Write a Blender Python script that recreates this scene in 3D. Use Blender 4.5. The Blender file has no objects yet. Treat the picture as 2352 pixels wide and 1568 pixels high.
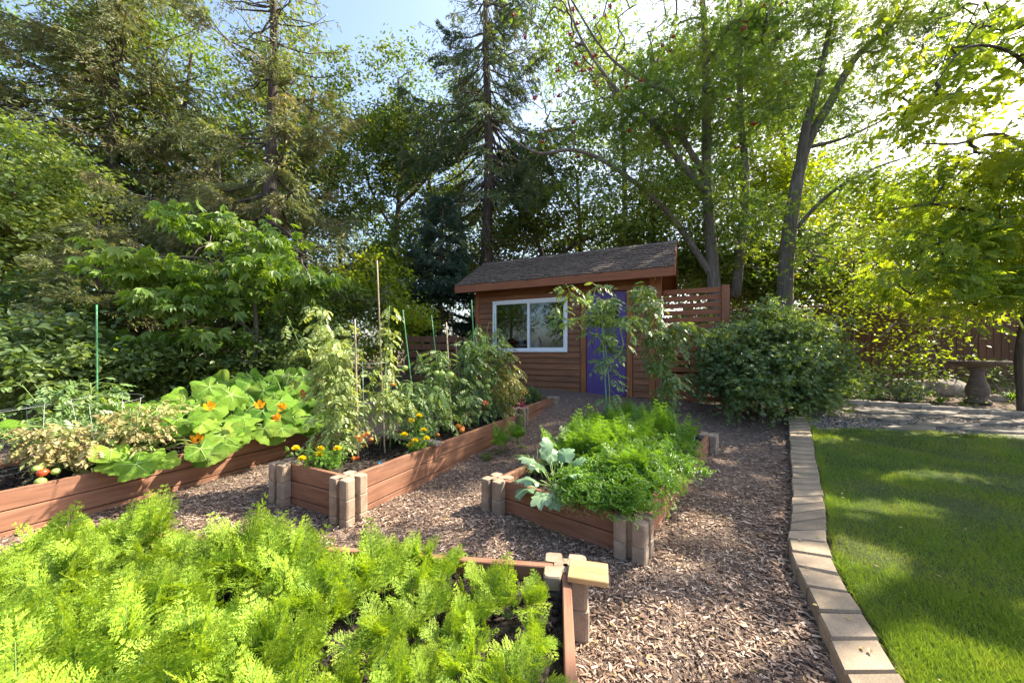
import bpy, math, random
import numpy as np
from mathutils import Vector, Matrix, noise as mnoise
R = np.random.RandomState(7)
random.seed(7)
sc = bpy.context.scene
COL = sc.collection
rad = math.radians

# ------------------------------------------------------------------ camera, sky, sun
CAMZ = 1.28
FPX = 823.0                      # focal length in units of a 2352 wide picture
cam = bpy.data.cameras.new('camera')
cam.lens = FPX / 2352 * 36; cam.sensor_width = 36
cam.shift_y = 0.0081; cam.clip_end = 2000; cam.clip_start = 0.05
co = bpy.data.objects.new('camera', cam); COL.objects.link(co)
co.location = (0, 0, CAMZ); co.rotation_euler = (rad(90), 0, 0)
sc.camera = co
AZ, EL = rad(66), rad(42)
SUN = Vector((math.sin(AZ) * math.cos(EL), math.cos(AZ) * math.cos(EL), math.sin(EL)))
w = bpy.data.worlds.new('World'); sc.world = w; w.use_nodes = True
wn = w.node_tree.nodes; wl = w.node_tree.links
sky = wn.new('ShaderNodeTexSky'); sky.sky_type = 'NISHITA'; sky.sun_disc = False
sky.sun_elevation = EL; sky.sun_rotation = AZ; sky.air_density = 1.0; sky.dust_density = 3.0; sky.ozone_density = 1.2
bg = wn['Background']; bg.inputs[1].default_value = 0.145
wl.new(sky.outputs[0], bg.inputs[0])
sl = bpy.data.lights.new('sun', 'SUN'); sl.energy = 5.0; sl.angle = rad(0.5); sl.color = (1.0, 0.90, 0.74)
so = bpy.data.objects.new('sun', sl); COL.objects.link(so)
so.rotation_euler = SUN.to_track_quat('Z', 'Y').to_euler(); so.location = (20, 16, 20)
sc.view_settings.view_transform = 'Standard'; sc.view_settings.look = 'None'
sc.view_settings.gamma = 1; sc.view_settings.exposure = 1.7

# ------------------------------------------------------------------ helpers
def tag(o, label=None, cat=None, group=None, kind=None):
    if label: o['label'] = label
    if cat: o['category'] = cat
    if group: o['group'] = group
    if kind: o['kind'] = kind
    return o

def thing(name, label, cat, loc=(0, 0, 0), rz=0, group=None):
    o = bpy.data.objects.new(name, None); COL.objects.link(o)
    o.empty_display_size = 0.1
    o.location = loc; o.rotation_euler = (0, 0, rz)
    return tag(o, label, cat, group)

def dup(root, loc, rz=0, s=1.0, label=None, group=None, tilt=(0, 0)):
    r = root.copy(); COL.objects.link(r)
    r.location = loc; r.rotation_euler = (tilt[0], tilt[1], rz); r.scale = (s, s, s)
    if label: r['label'] = label
    if group: r['group'] = group
    for ch in list(root.children):
        c = ch.copy(); COL.objects.link(c); c.parent = r
        for g in list(ch.children):
            d = g.copy(); COL.objects.link(d); d.parent = c
    return r

class G:
    """geometry accumulator: vertex arrays with triangle and quad arrays"""
    def __init__(s): s.v = []; s.t = []; s.q = []; s.n = []; s.c = 0
    def add(s, v, f):
        v = np.asarray(v, float).reshape(-1, 3); f = np.asarray(f, int)
        if len(v) == 0 or len(f) == 0: return s
        (s.t if f.shape[1] == 3 else s.q).append(f + s.c)
        s.v.append(v); s.c += len(v); return s
    def addtq(s, v, t, q):
        v = np.asarray(v, float).reshape(-1, 3)
        if t is not None and len(t): s.t.append(np.asarray(t, int) + s.c)
        if q is not None and len(q): s.q.append(np.asarray(q, int) + s.c)
        s.v.append(v); s.c += len(v); return s
    def poly(s, v, polys):
        v = np.asarray(v, float)
        for p in polys: s.n.append([i + s.c for i in p])
        s.v.append(v); s.c += len(v); return s
    def arrays(s):
        return (np.concatenate(s.v) if s.v else np.zeros((0, 3)),
                np.concatenate(s.t) if s.t else np.zeros((0, 3), int),
                np.concatenate(s.q) if s.q else np.zeros((0, 4), int))
    def mesh(s, name, mat, smooth=False):
        v, t, q = s.arrays()
        me = bpy.data.meshes.new(name)
        if s.n:
            me.from_pydata([tuple(a) for a in v], [], [list(map(int, a)) for a in t] + [list(map(int, a)) for a in q] + s.n)
        else:
            me.vertices.add(len(v)); me.vertices.foreach_set('co', v.ravel())
            nl = len(t) * 3 + len(q) * 4
            me.loops.add(nl); me.loops.foreach_set('vertex_index', np.concatenate([t.ravel(), q.ravel()]).astype(np.int32))
            me.polygons.add(len(t) + len(q))
            st = np.concatenate([np.arange(len(t)) * 3, len(t) * 3 + np.arange(len(q)) * 4]).astype(np.int32)
            me.polygons.foreach_set('loop_start', st)
            me.update(calc_edges=True)
        me.polygons.foreach_set('use_smooth', np.full(len(me.polygons), bool(smooth)))
        me.materials.append(mat)
        me.update()
        return me
    def obj(s, name, mat, parent=None, smooth=False, loc=None):
        o = bpy.data.objects.new(name, s.mesh(name, mat, smooth)); COL.objects.link(o)
        if parent is not None: o.parent = parent
        if loc is not None: o.location = loc
        return o
    # ---- shapes
    def box(s, x0, x1, y0, y1, z0, z1):
        v = [(x0,y0,z0),(x1,y0,z0),(x1,y1,z0),(x0,y1,z0),(x0,y0,z1),(x1,y0,z1),(x1,y1,z1),(x0,y1,z1)]
        return s.add(v, [(0,3,2,1),(4,5,6,7),(0,1,5,4),(1,2,6,5),(2,3,7,6),(3,0,4,7)])
    def bbox(s, x0, x1, y0, y1, z0, z1, b=0.004):
        """box with small chamfers on all edges"""
        v = []; 
        X = (x0, x1); Y = (y0, y1); Z = (z0, z1)
        idx = {}
        for i in (0, 1):
            for j in (0, 1):
                for k in (0, 1):
                    sx = b if i == 0 else -b; sy = b if j == 0 else -b; sz = b if k == 0 else -b
                    idx[i,j,k,'x'] = len(v); v.append((X[i], Y[j]+sy, Z[k]+sz))
                    idx[i,j,k,'y'] = len(v); v.append((X[i]+sx, Y[j], Z[k]+sz))
                    idx[i,j,k,'z'] = len(v); v.append((X[i]+sx, Y[j]+sy, Z[k]))
        q = []; t = []
        for i in (0, 1):
            a = [idx[i,0,0,'x'], idx[i,1,0,'x'], idx[i,1,1,'x'], idx[i,0,1,'x']]; q.append(a if i else a[::-1])
            a = [idx[0,i,0,'y'], idx[0,i,1,'y'], idx[1,i,1,'y'], idx[1,i,0,'y']]; q.append(a if i else a[::-1])
            a = [idx[0,0,i,'z'], idx[1,0,i,'z'], idx[1,1,i,'z'], idx[0,1,i,'z']]; q.append(a if i else a[::-1])
        for i in (0, 1):
            for j in (0, 1):
                q.append([idx[i,j,0,'x'], idx[i,j,1,'x'], idx[i,j,1,'y'], idx[i,j,0,'y']])
                q.append([idx[i,0,j,'x'], idx[i,1,j,'x'], idx[i,1,j,'z'], idx[i,0,j,'z']])
                q.append([idx[0,i,j,'y'], idx[1,i,j,'y'], idx[1,i,j,'z'], idx[0,i,j,'z']])
        for i in (0, 1):
            for j in (0, 1):
                for k in (0, 1):
                    t.append([idx[i,j,k,'x'], idx[i,j,k,'y'], idx[i,j,k,'z']])
        return s.addtq(v, t, q)
    def xform(s, M, start=0):
        v = np.concatenate(s.v) if s.v else np.zeros((0,3))
        M = np.array(M)
        nv = v @ M[:3, :3].T + M[:3, 3]
        s.v = [nv]; return s
    def tube(s, pts, radii, n=6, cap=True):
        pts = np.asarray(pts, float); m = len(pts)
        radii = np.broadcast_to(np.asarray(radii, float), (m,))
        tn = np.gradient(pts, axis=0); tn /= np.linalg.norm(tn, axis=1)[:, None] + 1e-9
        a = np.array([0.0, 0, 1]) if abs(tn[0, 2]) < 0.9 else np.array([1.0, 0, 0])
        u = np.cross(tn[0], a); u /= np.linalg.norm(u)
        rings = []
        ang = np.arange(n) * 2 * math.pi / n
        for i in range(m):
            u = u - tn[i] * np.dot(u, tn[i]); u /= np.linalg.norm(u) + 1e-9
            b = np.cross(tn[i], u)
            rings.append(pts[i] + radii[i] * (np.cos(ang)[:, None] * u + np.sin(ang)[:, None] * b))
        v = np.concatenate(rings); q = []
        for i in range(m - 1):
            for j in range(n):
                k = (j + 1) % n
                q.append((i*n+j, i*n+k, (i+1)*n+k, (i+1)*n+j))
        t = []
        if cap:
            v = np.concatenate([v, pts[:1], pts[-1:]])
            for j in range(n):
                k = (j + 1) % n
                t.append((m*n, k, j)); t.append((m*n+1, (m-1)*n+j, (m-1)*n+k))
        return s.addtq(v, t, q)
    def lathe(s, prof, cx=0, cy=0, cz=0, n=24):
        m = len(prof); v = []; q = []
        for r, z in prof:
            for j in range(n):
                a = 2 * math.pi * j / n; v.append((cx + r*math.cos(a), cy + r*math.sin(a), cz + z))
        for i in range(m - 1):
            for j in range(n):
                k = (j + 1) % n; q.append((i*n+j, i*n+k, (i+1)*n+k, (i+1)*n+j))
        return s.add(v, q)
    def ball(s, c, r, n=10, sz=1.0, lobes=0, amp=0):
        prof = []; m = n // 2 + 1; v = []; q = []
        for i in range(m + 1):
            a = math.pi * i / m
            for j in range(n):
                b = 2 * math.pi * j / n
                rr = r * (1 + (amp * math.cos(lobes * b) if lobes else 0)) * max(math.sin(a), 0.001)
                v.append((c[0] + rr*math.cos(b), c[1] + rr*math.sin(b), c[2] - r*sz*math.cos(a)))
        for i in range(m):
            for j in range(n):
                k = (j + 1) % n; q.append((i*n+j, i*n+k, (i+1)*n+k, (i+1)*n+j))
        return s.add(v, q)

def smoothstep(a, b, x):
    t = np.clip((x - a) / (b - a), 0, 1); return t*t*(3 - 2*t)
GP = ([-400, 3.4, 4.7, 6.0, 7.2, 8.5, 12, 40, 400], [0, 0, 0.06, 0.2, 0.36, 0.5, 0.7, 1.0, 1.0])
def gz(y): return np.interp(y, *GP)
def gpt(dx, dy, up=0.0):
    """ground point seen along picture direction (dx,dy), 2352-wide units"""
    y = 3.0
    for _ in range(60):
        z = float(gz(y)) + up; y = 0.5*y + 0.5*(CAMZ - z) * FPX / (dy - 803)
    return ((dx - 1176) / FPX * y, y, float(gz(y)) + up)
def at(dx, dy, Y): return ((dx - 1176) / FPX * Y, Y, CAMZ - (dy - 803) / FPX * Y)

# ------------------------------------------------------------------ materials
def nm(name):
    m = bpy.data.materials.new(name); m.use_nodes = True
    nt = m.node_tree; nt.nodes.clear()
    out = nt.nodes.new('ShaderNodeOutputMaterial')
    return m, nt, out
def N(nt, typ, **kw):
    n = nt.nodes.new(typ)
    for k, v in kw.items():
        if k.startswith('i_'):
            key = k[2:].replace('_', ' ')
            n.inputs[key].default_value = v
        else: setattr(n, k, v)
    return n
def ramp(nt, fac, stops):
    r = nt.nodes.new('ShaderNodeValToRGB'); e = r.color_ramp.elements
    while len(e) < len(stops): e.new(0.5)
    for i, (p, c) in enumerate(stops):
        e[i].position = p; e[i].color = (c[0], c[1], c[2], 1)
    nt.links.new(fac, r.inputs[0]); return r.outputs[0]
def mix(nt, fac, a, b, typ='MIX'):
    m = nt.nodes.new('ShaderNodeMix'); m.data_type = 'RGBA'; m.blend_type = typ
    for sock, val in ((m.inputs[0], fac), (m.inputs[6], a), (m.inputs[7], b)):
        if isinstance(val, bpy.types.NodeSocket): nt.links.new(val, sock)
        elif isinstance(val, (int, float)): sock.default_value = val
        else: sock.default_value = (val[0], val[1], val[2], 1)
    return m.outputs[2]
def coords(nt, scale=(1, 1, 1), kind='Object', rot=(0, 0, 0)):
    tc = nt.nodes.new('ShaderNodeTexCoord'); mp = nt.nodes.new('ShaderNodeMapping')
    mp.inputs['Scale'].default_value = scale; mp.inputs['Rotation'].default_value = rot
    nt.links.new(tc.outputs[kind], mp.inputs[0]); return mp.outputs[0]
def noise(nt, vec, scale=5, detail=4, rough=0.55, dist=0.0):
    n = N(nt, 'ShaderNodeTexNoise'); n.inputs['Scale'].default_value = scale
    n.inputs['Detail'].default_value = detail; n.inputs['Roughness'].default_value = rough
    n.inputs['Distortion'].default_value = dist
    if vec is not None: nt.links.new(vec, n.inputs['Vector'])
    return n.outputs['Fac']
def bump(nt, h, strength=0.3, dist=0.01):
    b = N(nt, 'ShaderNodeBump'); b.inputs['Strength'].default_value = strength; b.inputs['Distance'].default_value = dist
    nt.links.new(h, b.inputs['Height']); return b.outputs[0]
def surf(nt, out, col, rough=0.8, normal=None, spec=0.3, metal=0.0):
    p = N(nt, 'ShaderNodeBsdfPrincipled')
    for sock, val in ((p.inputs['Base Color'], col), (p.inputs['Roughness'], rough)):
        if isinstance(val, bpy.types.NodeSocket): nt.links.new(val, sock)
        elif isinstance(val, (int, float)): sock.default_value = val
        else: sock.default_value = (val[0], val[1], val[2], 1)
    p.inputs['Specular IOR Level'].default_value = spec; p.inputs['Metallic'].default_value = metal
    if normal: nt.links.new(normal, p.inputs['Normal'])
    nt.links.new(p.outputs[0], out.inputs[0]); return p

def leaf_mat(name, dark, light, third=None, trans=0.4, tcol=None, rough=0.42, nscale=0.7, spec=0.5, thirdamt=0.35):
    m, nt, out = nm(name)
    geo = N(nt, 'ShaderNodeNewGeometry')
    c = mix(nt, geo.outputs['Random Per Island'], dark, light)
    v = coords(nt)
    if third:
        n = noise(nt, v, nscale, 2)
        rr = ramp(nt, n, [(0.48, (0, 0, 0)), (0.66, (1, 1, 1))])
        mm = N(nt, 'ShaderNodeMath', operation='MULTIPLY'); nt.links.new(rr, mm.inputs[0]); mm.inputs[1].default_value = thirdamt * 2
        mc = N(nt, 'ShaderNodeMath', operation='MINIMUM'); nt.links.new(mm.outputs[0], mc.inputs[0]); mc.inputs[1].default_value = 1
        c = mix(nt, mc.outputs[0], c, third)
    oi = N(nt, 'ShaderNodeObjectInfo')
    hs = N(nt, 'ShaderNodeHueSaturation'); nt.links.new(c, hs.inputs['Color'])
    mr = N(nt, 'ShaderNodeMapRange'); nt.links.new(oi.outputs['Random'], mr.inputs[0])
    mr.inputs[3].default_value = 0.85; mr.inputs[4].default_value = 1.18
    nt.links.new(mr.outputs[0], hs.inputs['Value']); c = hs.outputs[0]
    p = N(nt, 'ShaderNodeBsdfPrincipled'); nt.links.new(c, p.inputs['Base Color'])
    p.inputs['Roughness'].default_value = rough; p.inputs['Specular IOR Level'].default_value = spec
    t = N(nt, 'ShaderNodeBsdfTranslucent')
    tc = mix(nt, 1.0, c, tcol or (1.9, 1.75, 0.5), 'MULTIPLY'); nt.links.new(tc, t.inputs[0])
    ms = N(nt, 'ShaderNodeMixShader'); ms.inputs[0].default_value = trans
    nt.links.new(p.outputs[0], ms.inputs[1]); nt.links.new(t.outputs[0], ms.inputs[2])
    nt.links.new(ms.outputs[0], out.inputs[0]); return m

def wood_mat(name, c1, c2, c3, axis=0, rough=0.65, scale=1.0, bumps=0.25, wear=None):
    m, nt, out = nm(name)
    s = [14*scale, 14*scale, 14*scale]; s[axis] = 0.9*scale
    v = coords(nt, tuple(s))
    n1 = noise(nt, v, 2.2, 6, 0.6, 0.6)
    col = ramp(nt, n1, [(0.25, c1), (0.5, c2), (0.75, c3)])
    v2 = coords(nt, (1, 1, 1)); n2 = noise(nt, v2, 2.5, 3)
    geo = N(nt, 'ShaderNodeNewGeometry')
    tone = mix(nt, geo.outputs['Random Per Island'], (0.82, 0.82, 0.82), (1.12, 1.1, 1.08))
    col = mix(nt, 1.0, col, tone, 'MULTIPLY')
    tone2 = ramp(nt, n2, [(0.3, (0.86, 0.86, 0.88)), (0.7, (1.08, 1.06, 1.05))])
    col = mix(nt, 1.0, col, tone2, 'MULTIPLY')
    if wear:
        n3 = noise(nt, coords(nt, (3, 3, 3)), 3.0, 8, 0.75)
        wr = ramp(nt, n3, [(0.60, (0, 0, 0)), (0.72, (1, 1, 1))])
        mm = N(nt, 'ShaderNodeMath', operation='MULTIPLY'); nt.links.new(wr, mm.inputs[0]); mm.inputs[1].default_value = 0.5
        col = mix(nt, mm.outputs[0], col, wear)
    surf(nt, out, col, rough, bump(nt, n1, bumps, 0.006), 0.3)
    return m

def plain(name, c, rough=0.6, spec=0.3, metal=0.0, var=0.15, nscale=20, bmp=0.0):
    m, nt, out = nm(name)
    n = noise(nt, coords(nt), nscale, 4)
    lo = tuple(max(0, x*(1-var)) for x in c); hi = tuple(min(1, x*(1+var)) for x in c)
    col = ramp(nt, n, [(0.3, lo), (0.7, hi)])
    surf(nt, out, col, rough, bump(nt, n, bmp, 0.01) if bmp else None, spec, metal); return m

M = {}
def earth(name, a, b, c, scale=30, bs=0.8):
    m, nt, out = nm(name)
    v = coords(nt)
    n1 = noise(nt, v, scale, 8, 0.7); n2 = noise(nt, v, 1.3, 4)
    vo = N(nt, 'ShaderNodeTexVoronoi'); vo.inputs['Scale'].default_value = scale*1.6; nt.links.new(v, vo.inputs['Vector'])
    col = ramp(nt, n1, [(0.3, a), (0.52, b), (0.72, c)])
    col = mix(nt, 1.0, col, ramp(nt, n2, [(0.3, (0.75, 0.75, 0.75)), (0.7, (1.15, 1.12, 1.1))]), 'MULTIPLY')
    bw = N(nt, 'ShaderNodeRGBToBW'); nt.links.new(vo.outputs['Color'], bw.inputs[0])
    col = mix(nt, 0.6, col, bw.outputs[0], 'SOFT_LIGHT')
    hs = N(nt, 'ShaderNodeHueSaturation'); hs.inputs['Saturation'].default_value = 0.8; nt.links.new(col, hs.inputs['Color'])
    surf(nt, out, hs.outputs[0], 0.95, bump(nt, n1, bs, 0.02), 0.1); return m
M['ground'] = earth('mulch_ground', (0.075, 0.052, 0.038), (0.17, 0.118, 0.085), (0.32, 0.235, 0.18), 45)
M['soil'] = earth('dark_soil', (0.018, 0.014, 0.012), (0.045, 0.034, 0.028), (0.10, 0.08, 0.065), 38, 1.0)
M['gravel'] = earth('gravel', (0.07, 0.058, 0.048), (0.16, 0.135, 0.11), (0.32, 0.28, 0.235), 55)
M['turf'] = earth('turf_soil', (0.03, 0.045, 0.014), (0.05, 0.08, 0.02), (0.09, 0.12, 0.03), 60)

def chip_mat():
    m, nt, out = nm('wood_chip')
    geo = N(nt, 'ShaderNodeNewGeometry')
    col = ramp(nt, geo.outputs['Random Per Island'], [(0.0, (0.075, 0.046, 0.030)), (0.3, (0.19, 0.125, 0.086)), (0.6, (0.33, 0.225, 0.16)), (0.88, (0.48, 0.355, 0.26)), (1.0, (0.64, 0.53, 0.43))])
    n = noise(nt, coords(nt, (1, 1, 1)), 90, 3)
    col = mix(nt, 1.0, col, ramp(nt, n, [(0.3, (0.75, 0.75, 0.75)), (0.7, (1.1, 1.1, 1.1))]), 'MULTIPLY')
    surf(nt, out, col, 0.85, None, 0.2); return m
M['chip'] = chip_mat()
M['stain'] = wood_mat('stained_board', (0.15, 0.07, 0.04), (0.26, 0.127, 0.075), (0.35, 0.185, 0.112), 0, 0.75, wear=(0.36, 0.25, 0.19))
M['cedar'] = wood_mat('cedar_siding', (0.12, 0.05, 0.022), (0.225, 0.095, 0.042), (0.32, 0.145, 0.066), 0, 0.6)
M['cedarv'] = wood_mat('cedar_trim', (0.17, 0.065, 0.024), (0.28, 0.11, 0.042), (0.38, 0.165, 0.068), 2, 0.6)
M['fascia'] = wood_mat('fascia_board', (0.20, 0.068, 0.028), (0.26, 0.092, 0.04), (0.30, 0.11, 0.05), 0, 0.55)
M['screenv'] = wood_mat('screen_post', (0.18, 0.07, 0.035), (0.25, 0.10, 0.05), (0.30, 0.13, 0.066), 2, 0.6)
M['fence'] = wood_mat('fence_board', (0.07, 0.032, 0.017), (0.115, 0.054, 0.029), (0.16, 0.078, 0.042), 2, 0.7)
M['oldwood'] = wood_mat('grey_wood', (0.17, 0.14, 0.115), (0.29, 0.25, 0.21), (0.42, 0.37, 0.31), 0, 0.85)
M['shake'] = wood_mat('cedar_shake', (0.055, 0.043, 0.035), (0.13, 0.10, 0.08), (0.26, 0.20, 0.155), 1, 0.9, bumps=0.5)
M['pine'] = wood_mat('pine_cap', (0.34, 0.20, 0.08), (0.44, 0.28, 0.13), (0.52, 0.36, 0.18), 0, 0.6)
M['bark'] = wood_mat('bark', (0.035, 0.027, 0.022), (0.085, 0.068, 0.056), (0.17, 0.145, 0.12), 2, 0.95, 0.9, 1.0)
M['barkpale'] = wood_mat('pale_bark', (0.07, 0.06, 0.052), (0.15, 0.13, 0.112), (0.27, 0.24, 0.21), 2, 0.9, 0.9, 0.9)
M['twig'] = plain('twig', (0.14, 0.11, 0.085), 0.85)
M['deadtwig'] = plain('dead_twig', (0.20, 0.165, 0.13), 0.9)

def block_mat():
    m, nt, out = nm('planter_block')
    v = coords(nt); n1 = noise(nt, v, 120, 4, 0.7); n2 = noise(nt, v, 9, 4)
    oi = N(nt, 'ShaderNodeObjectInfo')
    base = mix(nt, oi.outputs['Random'], (0.33, 0.245, 0.175), (0.36, 0.30, 0.235))
    col = mix(nt, 1.0, base, ramp(nt, n2, [(0.3, (0.62, 0.60, 0.58)), (0.7, (1.16, 1.13, 1.1))]), 'MULTIPLY')
    col = mix(nt, 1.0, col, ramp(nt, n1, [(0.3, (0.82, 0.82, 0.82)), (0.6, (1.08, 1.08, 1.08))]), 'MULTIPLY')
    surf(nt, out, col, 0.9, bump(nt, n1, 0.35, 0.004), 0.2); return m
M['block'] = block_mat()
def paver_mat():
    m, nt, out = nm('edging_paver')
    v = coords(nt); n1 = noise(nt, v, 160, 4, 0.75); n2 = noise(nt, v, 5, 5); n3 = noise(nt, v, 45, 2)
    oi = N(nt, 'ShaderNodeObjectInfo')
    base = mix(nt, oi.outputs['Random'], (0.25, 0.205, 0.15), (0.36, 0.29, 0.21))
    col = mix(nt, 1.0, base, ramp(nt, n2, [(0.3, (0.60, 0.59, 0.58)), (0.7, (1.15, 1.12, 1.06))]), 'MULTIPLY')
    col = mix(nt, 1.0, col, ramp(nt, n1, [(0.28, (0.6, 0.6, 0.6)), (0.5, (1.0, 1.0, 1.0)), (0.75, (1.25, 1.22, 1.2))]), 'MULTIPLY')
    col = mix(nt, ramp(nt, n3, [(0.68, (0, 0, 0)), (0.72, (0.6, 0.6, 0.6))]), col, (0.5, 0.42, 0.36))
    surf(nt, out, col, 0.9, bump(nt, n1, 0.4, 0.004), 0.2); return m
M['paver'] = paver_mat()
M['slab'] = plain('flagstone', (0.165, 0.145, 0.125), 0.85, 0.2, 0, 0.3, 9, 0.4)
M['stone'] = plain('field_stone', (0.30, 0.255, 0.22), 0.9, 0.2, 0, 0.35, 7, 0.6)
M['concrete'] = plain('bird_bath_concrete', (0.15, 0.115, 0.105), 0.85, 0.2, 0, 0.25, 14, 0.4)
M['white'] = plain('white_vinyl', (0.80, 0.81, 0.84), 0.4, 0.4, 0, 0.03)
M['greyframe'] = plain('grey_sash', (0.45, 0.47, 0.50), 0.5, 0.4, 0, 0.03)
M['purple'] = plain('purple_paint', (0.085, 0.05, 0.20), 0.45, 0.4, 0, 0.10, 6)
M['darkin'] = plain('shed_interior', (0.05, 0.045, 0.04), 0.9)
M['black'] = plain('black_metal', (0.015, 0.015, 0.016), 0.5)
M['wire'] = plain('galvanised_wire', (0.28, 0.30, 0.29), 0.5, 0.4, 0.5, 0.1)
M['bamboo'] = plain('bamboo', (0.36, 0.29, 0.20), 0.7, 0.3, 0, 0.3, 30)
M['gstake'] = plain('green_stake', (0.09, 0.30, 0.14), 0.4, 0.5, 0, 0.15, 30)
M['stem'] = plain('green_stem', (0.17, 0.27, 0.07), 0.6, 0.3, 0, 0.2, 20)
M['petiole'] = plain('pale_petiole', (0.26, 0.38, 0.10), 0.5, 0.3, 0, 0.2, 20)
M['tomred'] = plain('ripe_tomato', (0.60, 0.07, 0.02), 0.25, 0.5, 0, 0.15, 15)
M['tomor'] = plain('orange_tomato', (0.72, 0.22, 0.03), 0.25, 0.5, 0, 0.2, 15)
M['tomgr'] = plain('green_tomato', (0.30, 0.42, 0.09), 0.25, 0.5, 0, 0.2, 15)
M['marig'] = leaf_mat('marigold_petal', (0.75, 0.58, 0.01), (0.85, 0.72, 0.02), trans=0.3, tcol=(1.2, 1.1, 0.6))
M['orangef'] = leaf_mat('squash_flower', (0.75, 0.28, 0.01), (0.85, 0.42, 0.02), trans=0.4, tcol=(1.2, 1.0, 0.5))
M['pink'] = leaf_mat('pink_petal', (0.55, 0.03, 0.14), (0.70, 0.10, 0.25), trans=0.3, tcol=(1.2, 1, 1))
M['tagm'] = plain('plant_tag', (0.75, 0.72, 0.60), 0.5)
M['blue'] = plain('blue_clip', (0.03, 0.42, 0.60), 0.4)
M['berry'] = plain('rowan_berry', (0.35, 0.035, 0.015), 0.35, 0.5)
M['compost'] = plain('black_bin_plastic', (0.022, 0.022, 0.025), 0.5)

# foliage
M['f_spruce'] = leaf_mat('spruce_needles', (0.10, 0.135, 0.055), (0.19, 0.215, 0.085), (0.27, 0.215, 0.11), 0.30, rough=0.6, nscale=0.9, thirdamt=0.35)
M['f_spruceb'] = leaf_mat('dark_spruce_needles', (0.045, 0.088, 0.045), (0.095, 0.145, 0.06), (0.19, 0.16, 0.085), 0.28, rough=0.6, nscale=1.2, thirdamt=0.22)
M['f_sprucel'] = leaf_mat('blue_green_spruce_needles', (0.024, 0.060, 0.042), (0.050, 0.098, 0.062), (0.06, 0.10, 0.05), 0.2, rough=0.6, nscale=1.5, thirdamt=0.2)
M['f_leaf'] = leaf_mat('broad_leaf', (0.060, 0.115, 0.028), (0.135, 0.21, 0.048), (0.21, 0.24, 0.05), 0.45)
M['f_pale'] = leaf_mat('pale_leaf', (0.11, 0.18, 0.045), (0.20, 0.27, 0.08), (0.25, 0.28, 0.09), 0.38)
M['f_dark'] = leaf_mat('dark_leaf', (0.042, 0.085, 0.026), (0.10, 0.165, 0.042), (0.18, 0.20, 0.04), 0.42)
M['f_rowan'] = leaf_mat('rowan_leaf', (0.050, 0.105, 0.028), (0.12, 0.20, 0.042), (0.19, 0.24, 0.035), 0.45)
M['f_ash'] = leaf_mat('ash_leaf', (0.080, 0.145, 0.028), (0.18, 0.26, 0.040), (0.28, 0.32, 0.03), 0.58, tcol=(2.2, 1.9, .4))
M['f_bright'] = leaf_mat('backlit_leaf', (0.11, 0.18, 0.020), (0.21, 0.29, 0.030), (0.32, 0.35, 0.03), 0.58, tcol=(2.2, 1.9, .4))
M['f_buckeye'] = leaf_mat('buckeye_leaf', (0.11, 0.21, 0.035), (0.20, 0.33, 0.055), (0.25, 0.36, 0.06), 0.45, nscale=1.5)
M['f_shrub'] = leaf_mat('shrub_leaf', (0.060, 0.110, 0.045), (0.15, 0.22, 0.08), (0.21, 0.27, 0.09), 0.36, rough=0.38)
M['f_under'] = leaf_mat('undergrowth_leaf', (0.075, 0.135, 0.05), (0.175, 0.25, 0.085), (0.22, 0.29, 0.09), 0.38)
M['f_carrot'] = leaf_mat('carrot_leaf', (0.13, 0.25, 0.026), (0.345, 0.465, 0.048), (0.41, 0.47, 0.045), 0.40, nscale=3.0, tcol=(1.45, 1.35, 0.3), spec=0.25, rough=0.55)
M['f_carrotd'] = leaf_mat('deep_carrot_leaf', (0.10, 0.22, 0.028), (0.18, 0.32, 0.04), (0.24, 0.38, 0.045), 0.42, nscale=3.0, tcol=(1.6, 1.5, 0.45))
M['f_parsley'] = leaf_mat('parsley_leaf', (0.075, 0.185, 0.022), (0.155, 0.30, 0.035), (0.23, 0.36, 0.04), 0.38, nscale=4.0, rough=0.38)
M['f_tomato'] = leaf_mat('tomato_leaf', (0.10, 0.185, 0.06), (0.19, 0.28, 0.10), (0.24, 0.32, 0.12), 0.35, nscale=4.0)
M['f_tomatop'] = leaf_mat('pale_tomato_leaf', (0.19, 0.26, 0.09), (0.34, 0.40, 0.16), (0.37, 0.42, 0.18), 0.32, nscale=4.0)
M['f_tomatoy'] = leaf_mat('yellowed_tomato_leaf', (0.22, 0.26, 0.06), (0.42, 0.36, 0.10), (0.40, 0.30, 0.14), 0.35, nscale=9.0, tcol=(1.3, 1.2, 0.6))
M['f_dry'] = leaf_mat('withered_tomato_leaf', (0.30, 0.22, 0.10), (0.50, 0.44, 0.18), (0.24, 0.32, 0.09), 0.3, nscale=6.0, thirdamt=.5, tcol=(1.2, 1.1, 0.7))
M['f_kohl'] = leaf_mat('kohlrabi_leaf', (0.16, 0.27, 0.14), (0.25, 0.36, 0.21), None, 0.3, tcol=(1.1, 1.2, 0.8))
M['f_grass'] = leaf_mat('grass_blade', (0.075, 0.14, 0.025), (0.185, 0.275, 0.05), (0.22, 0.26, 0.06), 0.34, nscale=2.5, rough=0.5, spec=0.3)
M['f_lily'] = leaf_mat('strap_leaf', (0.09, 0.18, 0.03), (0.19, 0.30, 0.05), None, 0.4)
M['f_varieg'] = leaf_mat('variegated_leaf', (0.12, 0.18, 0.08), (0.42, 0.46, 0.30), None, 0.3)
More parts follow.
